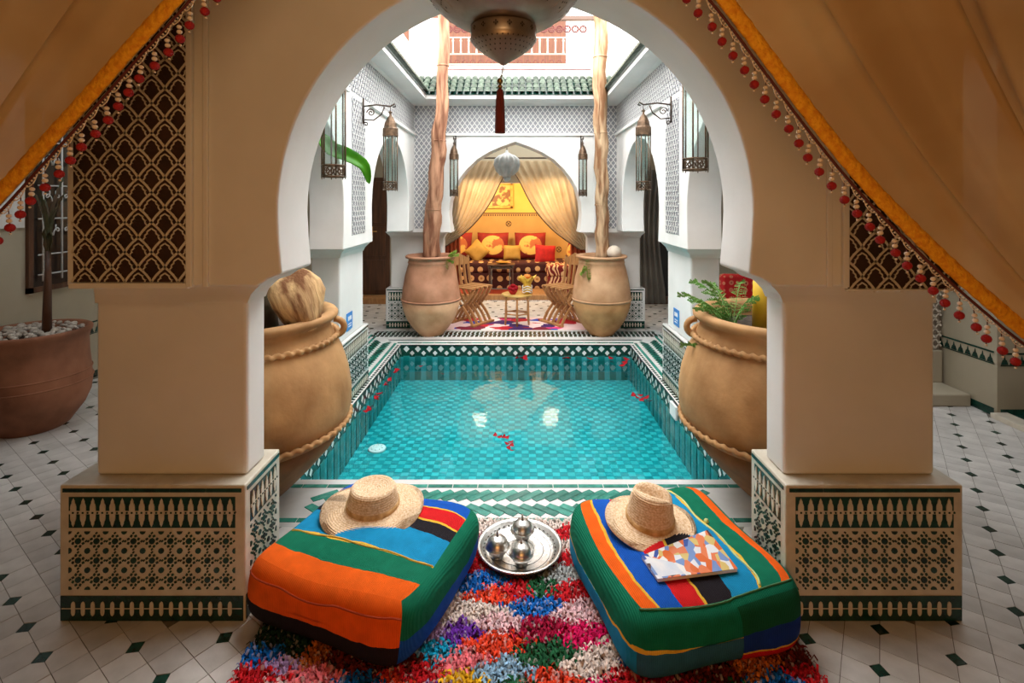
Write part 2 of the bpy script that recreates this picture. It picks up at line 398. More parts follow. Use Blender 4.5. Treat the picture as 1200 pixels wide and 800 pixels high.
# ---- side arcades ---------------------------------------------------
XA = 1.17; TH = .24
def side_arcade(sx):
    nm = 'wall_left' if sx < 0 else 'wall_right'
    m = MB()
    a1 = [(2.84+p[0], p[1]) for p in arch_scaled(.66, ZC, 2.13)]
    a2 = [(4.90+p[0], p[1]) for p in arch_scaled(.72, ZC, 2.13)]
    poly = [(2.07, ZC)]+a1+a2+[(5.9, ZC), (5.9, 3.0), (2.07, 3.0)]
    x0, x1 = sorted((sx*XA, sx*(XA+TH)))
    m.prism(poly, x0, x1, 'x')
    o = tag(m.build(nm, plaster, bevel=.008, soft=True), kind='structure')
    T = lambda y, z, t: (sx*(XA-t), y, z)
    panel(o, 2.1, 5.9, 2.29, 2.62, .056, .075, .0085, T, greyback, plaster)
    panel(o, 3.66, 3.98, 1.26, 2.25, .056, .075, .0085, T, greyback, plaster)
    mo = MB()
    for ya, yb in ((2.1, 3.55), (4.08, 5.9)):
        x0_, x1_ = sorted((sx*(XA-.03), sx*XA)); mo.box(x0_, x1_, ya, yb, 2.255, 2.285)
    mo.build('frieze_ledge', plaster, o, bevel=.004)
    x0, x1 = sorted((sx*1.235, sx*1.50))
    plinth(o, x0, x1, 3.60, 4.30, .48, ('right' if sx < 0 else 'left', 'front'), mat=white_tile)
    x0, x1 = sorted((sx*1.255, sx*1.46)); shaft(o, x0, x1, 3.66, 4.22, .48, ZC, .05)
    return o
wall_left = side_arcade(-1); wall_right = side_arcade(1)
# ---- far wall -------------------------------------------------------
YB = 5.9
m = MB()
BA = [(-.735, 1.14), (-.755, 1.25), (-.765, 1.36), (-.752, 1.5), (-.70, 1.66), (-.64, 1.765), (-.56, 1.87), (-.44, 1.985), (-.30, 2.07), (-.15, 2.135), (0, 2.188)]
BA = BA+[(-x, z) for x, z in BA[:-1][::-1]]
m.prism([(-1.41, 1.14)]+BA+[(1.41, 1.14), (1.41, 3.0), (-1.41, 3.0)], YB, YB+.30, 'y')
wall_back = tag(m.build('wall_back', plaster, bevel=.008, soft=True), kind='structure')
T = lambda x, z, t: (x, YB-t, z)
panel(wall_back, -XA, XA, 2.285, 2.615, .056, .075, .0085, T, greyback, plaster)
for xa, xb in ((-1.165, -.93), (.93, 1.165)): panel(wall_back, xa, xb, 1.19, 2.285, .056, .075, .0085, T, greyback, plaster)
mo = MB(); mo.box(-.92, .92, YB-.03, YB, 2.255, 2.285); mo.box(-.925, -.90, YB-.02, YB, 1.16, 2.26); mo.box(.90, .925, YB-.02, YB, 1.16, 2.26)
mo.build('frieze_ledge', plaster, wall_back, bevel=.003)
for sx in (-1, 1):
    x0, x1 = sorted((sx*1.235, sx*1.53)); plinth(wall_back, x0, x1, 6.04, 6.30, .475, ('front', 'right' if sx < 0 else 'left'), mat=white_tile)
    x0, x1 = sorted((sx*.86, sx*1.49)); shaft(wall_back, x0, x1, 6.12, 6.28, 0, 1.14, .05)
# ---- cornice, roof tiles, upper terrace ----------------------------
def cornice(name, pts_fn, parent):
    pass
cm = MB()                                            # projecting cove cornice around the three sides
prof = [(0, 2.60), (.05, 2.615), (.20, 2.625), (.26, 2.63), (.26, 2.675), (0, 2.70)]; SO = .70   # the cornice is narrower over the arcades
for sx in (-1, 1):
    vs = []; 
    for y_end in (0, 1):
        for o, z in prof: vs.append((sx*(XA-o*SO), (2.07, YB-o)[y_end], z))
    n = len(prof); cm.add(vs, [(i, i+1, n+i+1, n+i) for i in range(n-1)])
vs = []
for s_ in (-1, 1):
    for o, z in prof: vs.append((s_*(XA-o*SO), YB-o, z))
n = len(prof); cm.add(vs, [(i, i+1, n+i+1, n+i) for i in range(n-1)])
tag(cm.build('trim_1', plaster), kind='structure')
def roof(name, length, T, n):
    b = MB(); q = [(0, -.005), (length, -.005)]
    run, rise = .30, .25; sl = math.atan2(rise, run); L_ = math.hypot(run, rise)
    b.add([T(0, 0, 0), T(length, 0, 0), T(length, run, rise), T(0, run, rise), T(0, run, -.02), T(length, run, -.02)], [(0, 1, 2, 3), (0, 3, 4), (1, 5, 2), (0, 4, 5, 1)])
    base = tag(b.build(name, dgreen), kind='structure')
    t = MB(); pt = length/n; rows = 4
    for i in range(n):
        for r in range(rows):
            a0 = L_*r/rows; a1 = L_*(r+1)/rows+.03; vs = []; K = 5
            for e, aa in enumerate((a0, a1)):
                rad = pt*(.46 if e == 0 else .36); lift = .030 if e == 0 else .0
                for k in range(K+1):
                    th = PI*k/K; u = pt*(i+.5)+rad*math.cos(th); hgt = rad*math.sin(th)*.9+lift
                    vs.append(T(u, aa*math.cos(sl)-hgt*math.sin(sl)*0-.02, aa*math.sin(sl)+hgt))
            fs = [(k, k+1, K+2+k, K+1+k) for k in range(K)]+[tuple(range(K+1))]
            t.add(vs, fs, 0, None, False)
    tag(t.build('roof_tile', roof_m, base), kind='stuff')
    return base
roof('roof_back', 2*(XA-.18)+.4, lambda u, a, z: (-(XA-.18)-.20+u, YB-.28+a, 2.675+z), 31)
roof('roof_left', 3.7, lambda u, a, z: (-(XA-.20)-a, 1.95+u, 2.675+z), 50)
roof('roof_right', 3.7, lambda u, a, z: ((XA-.20)+a, 1.95+u, 2.675+z), 50)
m = MB(); m.box(-1.45, -1.30, 2.0, 6.4, 2.9, 3.45); m.box(1.30, 1.45, 2.0, 6.4, 2.9, 3.45)
m.box(-1.3, 1.3, 6.25, 6.4, 2.9, 3.16)
m.box(1.0, 1.3, 6.25, 6.4, 3.16, 3.74)
m.box(-1.3, -.92, 6.25, 6.4, 3.16, 3.74)
parapet = tag(m.build('wall_terrace', plaster, bevel=.01), kind='structure')
m = MB(); m.box(-2.6, .74, 7.5, 7.6, 2.8, 5.2); m.box(.74, 2.6, 7.5, 7.6, 2.8, 4.3, 1)
tag(m.build('wall_terrace_room', [pm('terrace_wood', (.15, .045, .015), (.10, .03, .01), 4, .6, stretch=(9, 9, 1)), plaster]), kind='structure')
# balcony railing
YR = 6.33
rail = thing('balcony_railing', 'cream and red upper balcony railing with rosettes and balusters above the green roof tiles', 'railing', (0, YR, 3.16))
redrail = pm('red_brown_rail', (.14, .02, .012), (.10, .015, .01), 10, .5); cr = pm('cream_rail', (.48, .40, .30), None, rough=.5)
b = MB(); b.box(-.92, 1.0, -.025, .035, .575, .63); b.build('handrail', pm('worn_handrail', (.16, .09, .06), (.12, .07, .05), 6, .5), rail, bevel=.01)
b = MB()
for z in (.03, .155, .36): b.box(-.92, .90, -.008, .012, z, z+.012)
b.build('cross_rail', cr, rail)
b = MB(); b.box(-.92, .90, -.012, .012, -.004, .018); b.build('bottom_rail', redrail, rail)
b = MB(); b.box(-.92, .92, -.094, -.082, -.055, -.045); b.build('bottom_rail', redrail, rail)
bal = MB(); bal.lathe([(.010, 0), (.013, .02), (.009, .05), (.010, .15), (.015, .17), (.009, .185), (.012, .20)], 8); bal0 = bal.build('baluster', cr, rail)
ros = MB()
ros.tube([(.041*math.cos(2*PI*k/14), 0, .041*math.sin(2*PI*k/14)) for k in range(14)], .009, 5, closed=True)
for q in range(6):
    a = 2*PI*q/6; ros.tube([(.022*math.cos(a)+.012*math.cos(2*PI*k/7), 0, .022*math.sin(a)+.012*math.sin(2*PI*k/7)) for k in range(7)], .005, 4, closed=True)
ros0 = ros.build('rosette', redrail, rail)
sm = MB(); sm.tube([(.03*math.cos(PI*k/6), 0, .05*math.sin(PI*k/6)) for k in range(7)], .005, 4); sm0 = sm.build('small_arch', redrail, rail)
xs = [-.87+.0975*i for i in range(19)]
for i, x in enumerate(xs):
    if i == 0: bal0.location = (x, 0, .16); ros0.location = (x+.05, 0, .47); sm0.location = (x+.05, 0, .045)
    else:
        link_copy(bal0, rail, (x, 0, .16))
        if x < .86: link_copy(ros0, rail, (x+.05, 0, .47)); link_copy(sm0, rail, (x+.05, 0, .045))
b = MB(); b.box(.90, .935, -.01, .02, -.01, .60); b.build('end_post', cr, rail)
b = MB(); b.prism([(-.02, .0), (.02, .0), (.035, .18), (0, .28), (-.01, .12)], 0, .02, 'y')
tag(b.build('red_pennant', redm, None, shift=(-.945, -6.26, -3.28)), 'small red cloth hanging at the right end of the balcony railing', 'cloth')
# ---- galleries: outer walls, back wall, ceilings --------------------
YG = 7.76
def slab(name, x0, x1, y0, y1, z0, z1, mat, bevel=0):
    b = MB(); b.box(x0, x1, y0, y1, z0, z1); return tag(b.build(name, mat, bevel=bevel), kind='structure')
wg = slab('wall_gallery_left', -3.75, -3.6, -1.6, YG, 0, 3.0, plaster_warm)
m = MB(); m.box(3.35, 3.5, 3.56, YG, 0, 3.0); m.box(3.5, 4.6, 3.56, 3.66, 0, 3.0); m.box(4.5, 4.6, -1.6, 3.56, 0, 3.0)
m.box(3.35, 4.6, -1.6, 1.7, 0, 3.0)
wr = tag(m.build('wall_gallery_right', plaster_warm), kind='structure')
slab('wall_rear', -3.75, 4.6, -1.7, -1.6, 0, 3.0, salon_cloth)
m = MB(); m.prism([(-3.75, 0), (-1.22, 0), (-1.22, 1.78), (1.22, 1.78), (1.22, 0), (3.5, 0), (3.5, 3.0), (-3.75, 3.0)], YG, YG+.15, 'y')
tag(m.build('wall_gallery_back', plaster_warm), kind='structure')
m = MB(); m.box(-3.75, 4.6, -1.7, 1.80, 2.8, 2.95, 1); m.box(-3.75, -1.41, 1.80, YG+.15, 2.8, 2.95); m.box(1.41, 4.6, 1.80, YG+.15, 2.8, 2.95)
m.box(-1.41, 1.41, 6.2, YG+.15, 2.8, 2.95)
tag(m.build('ceiling', [plaster_warm, dark_ceiling]), kind='structure')
# dado of green triangles on both outer walls
def dado(parent, T, L_, ztop, hb, pitch):
    g = MB(); n = int(L_/pitch)
    def rect(a, b, z0, z1, o=.004):
        q = [(a, z0), (b, z0), (b, z1), (a, z1)]; g.add([T(*p, o) for p in q]+[T(*p, 0) for p in q], [(0, 1, 2, 3), (0, 1, 5, 4), (2, 3, 7, 6)])
    rect(0, L_, ztop, ztop+.012); rect(0, L_, ztop-hb-.01, ztop-hb-.003)
    for i in range(n):
        u = pitch*(i+.5); pl = [(u-pitch*.42, ztop-hb), (u+pitch*.42, ztop-hb), (u+pitch*.22, ztop-hb*.55), (u+pitch*.1, ztop-hb*.5), (u, ztop-hb*.12), (u-pitch*.1, ztop-hb*.5), (u-pitch*.22, ztop-hb*.55)]
        N_ = len(pl); g.add([T(*p, .004) for p in pl]+[T(*p, 0) for p in pl], [tuple(range(N_))]+[(k, (k+1) % N_, N_+(k+1) % N_, N_+k) for k in range(N_)])
    rect(0, L_, 0, .055)
    tag(g.build('dado_tile', dgreen, parent), kind='stuff')
dado(wg, lambda u, z, o: (-3.6+o, 2.2+u, z), 5.4, .47, .085, .075)
dado(wr, lambda u, z, o: (3.35-o, 3.58+u, z), 4.1, .44, .07, .06)
dado(wr, lambda u, z, o: (3.37+u, 3.56-o, z), 1.1, .435, .07, .06)
b = MB()                                             # star rosette inlay on the recess wall
for q in range(8):
    a = 2*PI*q/8; c_, s_ = math.cos(a), math.sin(a)
    b.add([(3.62+.02*math.cos(a-.4), 3.552, .225+.02*math.sin(a-.4)), (3.62+.045*math.cos(a-.3), 3.552, .225+.045*math.sin(a-.3)), (3.62+.075*c_, 3.552, .225+.075*s_), (3.62+.045*math.cos(a+.3), 3.552, .225+.045*math.sin(a+.3)), (3.62+.02*math.cos(a+.4), 3.552, .225+.02*math.sin(a+.4))], [(0, 1, 2, 3, 4)])
tag(b.build('star_inlay', dgreen, wr), kind='stuff')
slab('trim_2', 3.30, 3.42, 1.7, 3.56, 0, .035, cream, .004)                                     # threshold of the recess
# darker star floor in the recess
b = MB(); b.box(3.42, 4.5, 1.7, 3.56, -.01, .02); rf = tag(b.build('floor_recess', dgreen), kind='structure')
st = MB()
for i in range(8):
    for j in range(12):
        cx, cy = 3.5+.14*i, 1.85+.14*j
        if cy > 3.5: continue
        st.add([(cx+(.06 if q % 2 == 0 else .03)*math.cos(PI*q/8+PI/16*0), cy+(.06 if q % 2 == 0 else .03)*math.sin(PI*q/8), .022) for q in range(16)], [tuple(range(16))])
tag(st.build('star_tile', cream, rf), kind='stuff')
# pale carved screen and its step beyond the right pier
sc_o = thing('carved_screen', 'pale carved plaster screen on a stone step in the right gallery, beside the green dado', 'screen', (3.20, 4.02, 0))
b = MB(); b.box(-.16, .13, 0, .10, .09, 2.2); b.build('backing', pm('shaded_stucco', (.3, .27, .22), None), sc_o)  # backing darkened in colour, as shade behind the pale carving
l = MB(); lattice(l, -.16, .13, .35, 2.2, .06, .08, .012, .02, lambda x, z, t: (x, -t, z)); tag(l.build('carving', stucco, sc_o), kind='stuff')
b = MB(); b.box(-.22, .13, -.28, .0, 0, .09); b.build('step', plaster_warm, sc_o, bevel=.01)
b = MB(); b.box(-.18, .13, -.03, .0, .09, .34); b.build('foot_block', plaster_warm, sc_o, bevel=.008)
# window with iron grille on the left wall, and the pale board beside it
wn = MB(); wn.box(-3.6, -3.585, 3.80, 4.75, .86, 2.2); win = tag(wn.build('window_1', pm('dark_window', (.012, .009, .008), None, rough=.3)), kind='structure')
fr = MB(); fr.box(-3.6, -3.575, 3.76, 3.80, .82, 2.24); fr.box(-3.6, -3.575, 4.75, 4.79, .82, 2.24); fr.box(-3.6, -3.575, 3.76, 4.79, .82, .86); fr.build('window_frame', wood_door, win)
gr = MB(); XG = -3.56
for y in (3.86, 4.02, 4.18, 4.34, 4.5, 4.66): gr.tube([(XG, y, .9), (XG, y, 2.18)], .007, 6)
for z in (.95, 1.10, 1.37, 1.62, 1.95): gr.tube([(XG, 3.82, z), (XG, 4.74, z)], .006, 6)
for y in (3.94, 4.10, 4.26, 4.42, 4.58):
    for zc in (1.24, 1.50, 1.78):
        for s_ in (-1, 1):
            gr.tube([(XG, y+s_*(.035-.030*math.cos(t)*(1-t/9)), zc+.045*math.sin(t)*(1-t/9)+.012*t) for t in [k*.6 for k in range(12)]], .005, 5)
gr.build('grille', iron_white, win)
slab('trim_3', -3.6, -3.585, 2.6, 3.74, 1.31, 2.6, white_tile)
# rear doors of the two side galleries
d1 = MB(); d1.box(-2.75, -1.90, YG-.03, YG, .10, 1.86); door1 = tag(d1.build('door_1', wood_door), kind='structure')
for xa, xb in ((-2.72, -2.34), (-2.31, -1.93)):
    for za, zb in ((.16, .62), (.68, 1.12), (1.18, 1.80)):
        b = MB(); b.box(xa+.03, xb-.03, YG-.045, YG-.03, za, zb); b.build('door_panel', wood_door, door1, bevel=.006)
b = MB(); b.box(-2.19, -2.15, YG-.055, YG-.03, .95, 1.12); b.tube([(-2.17, YG-.06, 1.05), (-2.17, YG-.09, 1.05), (-2.08, YG-.09, 1.05)], .008, 6); b.build('door_handle', gold_m, door1)
slab('trim_4', -2.95, -1.75, YG-.28, YG-.03, 0, .09, wood_light, .006)
slab('trim_5', 1.80, 2.9, YG-.28, YG-.03, 0, .07, wood_door, .006)
d2 = MB(); d2.box(1.80, 2.9, YG-.025, YG, .07, 1.75); d2.box(1.78, 2.95, YG-.06, YG, 1.72, 1.86, 1)
tag(d2.build('door_2', [pm('dark_doorway', (.02, .02, .02), None), wood_door]), kind='structure')
# ---- floor ---------------------------------------------------------
b = MB()
for x0, x1, y0, y1 in ((-3.75, 4.6, -1.7, 2.39), (-3.75, -1.24, 2.39, 6.0), (1.24, 4.6, 2.39, 6.0), (-3.75, 4.6, 6.0, YG)): b.box(x0, x1, y0, y1, -.03, -.0015)
floor = tag(b.build('floor', grout), kind='structure')
p1, p2 = .193/2, .204/2; e1 = (math.sin(math.radians(35.5)), math.cos(math.radians(35.5))); e2 = (-e1[1], e1[0]); O = (1.278, 1.796)
def vis(x, y):
    if y < 1.45: return False
    px = CX+F*x/y; py = CY+F*H/y
    if not (-20 < px < 1220 and py < 815): return False
    if -1.63 < x < -.95 and 1.82 < y < 3.0 and not y < 1.83: return False
    return True
white_s = MB(); green_s = MB(); cand = []; gcand = []
for i in range(-70, 90):
    for j in range(-70, 90):
        a0, a1, b0, b1 = i*p1, (i+1)*p1, j*p2, (j+1)*p2
        cx_, cy_ = O[0]+(a0+a1)/2*e1[0]+(b0+b1)/2*e2[0], O[1]+(a0+a1)/2*e1[1]+(b0+b1)/2*e2[1]
        if not (-3.58 < cx_ < 3.34 and 1.0 < cy_ < YG-.03): continue
        if -1.66 < cx_ < 1.66 and 2.36 < cy_ < 5.94: continue
        if -1.59 < cx_ < -1.0 and 1.87 < cy_ < 2.06: continue
        if 1.0 < cx_ < 1.57 and 1.87 < cy_ < 2.06: continue
        if -.8 < cx_ < .88 and 1.35 < cy_ < 2.36: continue
        if cy_ < 1.45: continue
        ca, cb = (i if i % 2 == 0 else i+1)*p1, (j if j % 2 == 0 else j+1)*p2
        g_ = .0012; hd = .029
        pts = [(a0+g_, b0+g_), (a1-g_, b0+g_), (a1-g_, b1-g_), (a0+g_, b1-g_)]
        out = []
        for (a, bb) in pts:
            if abs(a-ca) < .01 and abs(bb-cb) < .01:
                sa = 1 if ca == a0 else -1; sb = 1 if cb == b0 else -1
                c1, c2 = (ca+sa*hd, cb+sb*g_), (ca+sa*g_, cb+sb*hd)
                # keep winding
                if (a < (a0+a1)/2) == (bb < (b0+b1)/2): out += [c2, c1] if (a < (a0+a1)/2) else [c2, c1]
                else: out += [c1, c2]
            else: out.append((a, bb))
        w2 = [(O[0]+a*e1[0]+bb*e2[0], O[1]+a*e1[1]+bb*e2[1]) for a, bb in out]
        cand.append((cy_, w2, vis(cx_, cy_)))
for i in range(-35, 46):
    for j in range(-35, 46):
        a, bb = i*2*p1, j*2*p2
        cx_, cy_ = O[0]+a*e1[0]+bb*e2[0], O[1]+a*e1[1]+bb*e2[1]
        if not (-3.58 < cx_ < 3.34 and 1.42 < cy_ < YG-.03) or (-1.66 < cx_ < 1.66 and 2.36 < cy_ < 5.94) or (-.8 < cx_ < .88 and cy_ < 2.36): continue
        if (-1.59 < cx_ < -1.0 or 1.0 < cx_ < 1.57) and 1.87 < cy_ < 2.06: continue
        hd = .0275
        w2 = [(O[0]+(a+p)*e1[0]+(bb+q)*e2[0], O[1]+(a+p)*e1[1]+(bb+q)*e2[1]) for p, q in ((hd, 0), (0, hd), (-hd, 0), (0, -hd))]
        gcand.append((cy_, w2, vis(cx_, cy_)))
def lay(cands, name, mat, limit, stuff):
    cands.sort(key=lambda c: c[0]); n = 0
    for y, w2, v in cands:
        dz = random.uniform(0, .0012); N_ = len(w2)
        if v and n < limit:
            n += 1; mb = MB(); mb.prism(w2, -.004, dz, 'z'); c = (sum(p[0] for p in w2)/N_, sum(p[1] for p in w2)/N_, 0)
            mb.build(name, mat, floor, shift=c)
        else: stuff.prism(w2, -.004, dz, 'z')
    tag(stuff.build(name+'_field', mat, floor), kind='stuff')
lay(cand, 'floor_tile', floor_tile, 290, white_s)
lay(gcand, 'green_tile', dgreen, 120, green_s)
# ================================================================== THE POOL
X0, X1, Y0, Y1 = -1.2, 1.2, 2.76, 5.36; ZW = -.14; ZF = -.37
pool = thing('swimming_pool', 'turquoise tiled courtyard plunge pool with green and white zellige coping', 'pool', (0, 0, 0))
b = MB()
b.add([(X0, Y0, ZF-.004), (X1, Y0, ZF-.004), (X1, Y1, ZF-.004), (X0, Y1, ZF-.004), (X0, Y0, 0), (X1, Y0, 0), (X1, Y1, 0), (X0, Y1, 0)], [(0, 1, 2, 3), (0, 1, 5, 4), (1, 2, 6, 5), (2, 3, 7, 6), (3, 0, 4, 7)])
b.build('basin', teal_g, pool)
cop = MB()
for x0, x1, y0, y1 in ((-1.66, 1.66, 2.36, Y0), (-1.66, X0, Y0, Y1), (X1, 1.66, Y0, Y1), (-1.66, 1.66, Y1, 5.97)): cop.box(x0, x1, y0, y1, -.03, .002)
coping = cop.build('coping', white_tile, pool)
def tile(mb, poly, z0=.0, z1=.005, mi=0): mb.prism(poly, z0, z1, 'z', mi)
def ring_bricks(mb, o0, o1, ln, sides='nlrf', oy=1.0):
    """bricks laid along the pool edge between the offsets o0 and o1"""
    def row(a, b, f):
        n = max(1, round((b-a)/ln))
        for i in range(n):
            p = a+(b-a)*i/n+.002; q = a+(b-a)*(i+1)/n-.002
            tile(mb, [f(p, o0), f(q, o0), f(q, o1), f(p, o1)])
    if 'n' in sides: row(X0-o0, X1+o0, lambda t, o: (t, Y0-o))
    if 'f' in sides: row(X0-o0, X1+o0, lambda t, o: (t, Y1+o))
    if 'l' in sides: row(Y0-o0, Y1+o0, lambda t, o: (X0-o, t))
    if 'r' in sides: row(Y0-o0, Y1+o0, lambda t, o: (X1+o, t))
br = MB(); ring_bricks(br, .052, .080, .13); ring_bricks(br, .340, .368, .13, 'nlr'); ring_bricks(br, .40, .425, .13, 'lr')
tag(br.build('green_border_brick', tgreen, coping), kind='stuff')
hp = {}
nh = 0
def herring(o0, o1, lean, a, b, f, parts, pitch=.0655):
    global nh
    n = int((b-a)/pitch); w_ = pitch-(.012 if parts else .006); off = (o1-o0)*.78*lean
    mb = MB()
    for i in range(n):
        t = a+pitch*(i+.5)
        pl = [f(t-w_/2-off/2, o0), f(t+w_/2-off/2, o0+ (w_*.0)), f(t+w_/2+off/2, o1), f(t-w_/2+off/2, o1)]
        # pointed ends like cut bricks
        m0 = (o0+.016, o1-.016)
        pl = [f(t-w_/2-off/2, m0[0]+(.014 if lean > 0 else 0)), f(t-off/2, o0), f(t+w_/2-off/2, m0[0]+(0 if lean > 0 else .014)), f(t+w_/2+off/2, m0[1]-(.014 if lean > 0 else 0)), f(t+off/2, o1), f(t-w_/2+off/2, m0[1]-(0 if lean > 0 else .014))]
        if parts:
            q = MB(); tile(q, pl); c = (sum(p[0] for p in pl)/6, sum(p[1] for p in pl)/6, 0); q.build('herringbone_brick', tgreen, coping, shift=c)
        else: tile(mb, pl)
    if not parts: tag(mb.build('herringbone_brick', sgreen, coping), kind='stuff')
nf = lambda t, o: (t, Y0-o)
herring(.10, .205, -1, -1.0, 1.0, nf, True); herring(.222, .325, 1, -1.0, 1.0, nf, True)
for sx in (-1, 1):
    ff = lambda t, o: ((X0-o) if sx < 0 else (X1+o), t)
    herring(.115, .205, -1, 2.75, 5.45, ff, False, .056); herring(.225, .325, 1, 2.75, 5.5, ff, False, .056)
# far side: thin green line, then two rows of dark and white checks
fb = MB()
tile(fb, [(X0-.16, Y1+.16), (X1+.16, Y1+.16), (X1+.18, Y1+.185), (X0-.18, Y1+.185)])
for r in range(4):
    for i in range(64):
        t = -1.6+.05*i+(.025 if r % 2 else 0); y = Y1+.31+.058*r
        tile(fb, [(t, y), (t+.025, y+.029), (t, y+.056), (t-.025, y+.029)] if r % 2 else [(t, y), (t+.034, y+.0), (t+.034, y+.056), (t, y+.056)])
tag(fb.build('check_tile', dgreen, coping), kind='stuff')
# little checker edging on the two long sides
eb = MB()
for sx in (-1, 1):
    for i in range(52):
        y = Y0+.05*i; x = sx*(1.2+.012)
        tile(eb, [(x, y), (x+sx*.022, y), (x+sx*.022, y+.024), (x, y+.024)])
tag(eb.build('edge_tile', dgreen, coping), kind='stuff')
# inner walls: white lozenge row on dark ground, tall teal strips below
dark_teal = pm('dark_teal_tile', (.0, .14, .14), (.0, .19, .18), 10, .3, vary=.25)
dia = MB(); dg = MB()
def wallpiece(T, L_, tiles):
    q = MB(); q.add([T(0, -.125, .001), (T(L_, -.125, .001)), T(L_, -.012, .001), T(0, -.012, .001)], [(0, 1, 2, 3)]); tag(q.build('frieze_ground', dgreen, pool), kind='stuff')
    n = round(L_/.12)
    for i in range(n):
        u = L_*(i+.5)/n
        for (c, z, r, mb) in ((u, -.042, .034, dia), (u+L_/n/2, -.085, .026, dia)):
            mb.add([T(c-r*.95, z, .004), T(c, z-r, .004), T(c+r*.95, z, .004), T(c, z+r, .004)], [(0, 1, 2, 3)])
        mb = MB(); a, b_ = u-.033, u+.033
        mb.add([T(a, -.365, .006), T(b_, -.365, .006), T(b_, -.115, .006), T(a, -.115, .006), T(a, -.365, 0), T(b_, -.365, 0), T(b_, -.115, 0), T(a, -.115, 0)], [(0, 1, 2, 3), (0, 4, 7, 3), (1, 2, 6, 5), (2, 3, 7, 6)])
        mb.build('strip_tile', dark_teal, pool)
wallpiece(lambda u, z, o: (X0+u, Y1-o, z), 2.4, True)
wallpiece(lambda u, z, o: (X0+o, Y0+u, z), 2.6, True)
wallpiece(lambda u, z, o: (X1-o, Y0+u, z), 2.6, True)
tag(dia.build('lozenge_tile', white_tile, pool), kind='stuff')
# bottom mosaic in two tones, in running bond
fa = MB(); fb_ = MB(); s_ = .052
for j in range(int(2.6/s_)+1):
    for i in range(-1, int(2.4/s_)+1):
        x0 = X0+s_*i; y0 = Y0+s_*j
        x1 = min(x0+s_-.003, X1); x0 = max(x0, X0); y1 = min(y0+s_-.003, Y1)
        if x1-x0 < .005 or y1-y0 < .005: continue
        ck = (i+j) % 2
        (fa if ck else fb_).add([(x0, y0, ZF), (x1, y0, ZF), (x1, y1, ZF), (x0, y1, ZF), (x0, y0, ZF-.004), (x1, y0, ZF-.004)], [(0, 1, 2, 3), (0, 4, 5, 1)])
tag(fa.build('bottom_tile', teal_a, pool), kind='stuff'); tag(fb_.build('pale_bottom_tile', teal_b, pool), kind='stuff')
# water
wm, nt, pb = new_mat('pool_water'); N = nt.nodes; L = nt.links
tr = N.new('ShaderNodeBsdfTransparent'); tr.inputs[0].default_value = (.80, .985, .985, 1)
gl = N.new('ShaderNodeBsdfGlossy'); gl.inputs['Roughness'].default_value = .015; gl.inputs[0].default_value = (1, 1, 1, 1)
fz = N.new('ShaderNodeFresnel'); fz.inputs[0].default_value = 1.33
nz = N.new('ShaderNodeTexNoise'); nz.inputs['Scale'].default_value = 5; nz.inputs['Detail'].default_value = 2
tc = N.new('ShaderNodeTexCoord'); L.new(tc.outputs['Object'], nz.inputs[0])
bp = N.new('ShaderNodeBump'); bp.inputs['Strength'].default_value = .12; bp.inputs['Distance'].default_value = .02; L.new(nz.outputs[0], bp.inputs['Height'])
L.new(bp.outputs[0], gl.inputs['Normal']); L.new(bp.outputs[0], fz.inputs['Normal'])
mx = N.new('ShaderNodeMixShader'); L.new(fz.outputs[0], mx.inputs[0]); L.new(tr.outputs[0], mx.inputs[1]); L.new(gl.outputs[0], mx.inputs[2]); L.new(mx.outputs[0], N['Material Output'].inputs[0])
b = MB(); b.add([(X0, Y0, ZW), (X1, Y0, ZW), (X1, Y1, ZW), (X0, Y1, ZW)], [(0, 1, 2, 3)]); b.build('water', wm, pool)
# underwater lights: a round grille on the bottom, a square one in the right wall
lx, ly, _ = P(442, 526, ZF)
b = MB(); b.lathe([(.0, .012), (.06, .012), (.07, .0)], 20, (lx, ly, ZF))
for q in range(8): b.ball((lx+.04*math.cos(q*PI/4), ly+.04*math.sin(q*PI/4), ZF+.012), .008, 6)
b.build('round_pool_light', white_p, pool)
b = MB(); b.box(X1-.02, X1-.001, 3.78, 3.92, -.12, -.02); b.build('square_pool_light', white_p, pool, bevel=.004)
# rose petals on the water
def petal_mesh():
    b = MB()
    def fn(u, v):
        a = (u-.5)*2; r = v
        return (r*math.sin(a*1.1)*.03, -r*math.cos(a*1.1)*.034+.017, .006*a*a*r+.007*r*r)
    b.grid(fn, 6, 4); return b
pet0 = petal_mesh().build('rose_petal', petal_m)
clusters = [('red rose petal floating close to the left pool wall', [(456, 434), (449, 437), (440, 446), (446, 449), (436, 452)], 'petals along the left pool wall, far group', 1.0),
            ('red rose petal in the near cluster against the left pool wall', [(431, 462), (434, 467), (427, 468), (422, 478), (429, 481), (424, 483)], 'petals along the left pool wall, near group', 1.1),
            ('red rose petal in the drifting cluster at the middle of the pool', [(580, 511), (585, 513), (590, 513), (594, 514), (598, 519), (594, 521), (600, 523), (596, 526), (601, 529)], 'petals in the middle of the pool', .75),
            ('red rose petal in the large clump at the right side of the pool', [(742, 464), (747, 467), (752, 470), (757, 467), (749, 464), (761, 471), (755, 472)], 'petals in the clump at the right', 1.05),
            ('red rose petal floating at the far edge under the middle of the far coping', [(606, 414.5), (611, 416), (615, 415)], 'petals at the far edge, middle', 1.5),
            ('red rose petal floating at the far edge in the right half of the pool', [(660, 416), (665, 415), (688, 416), (713, 415)], 'petals at the far edge, right half', 1.3),
            ('red rose petal floating in the far right corner of the pool', [(732, 426), (729, 429), (734, 422)], 'petals in the far right corner', 1.3),
            ('pale red rose petal floating at the far edge in the left half of the pool', [(519, 439), (494, 430)], 'petals at the far edge, left half', .9)]
first = True
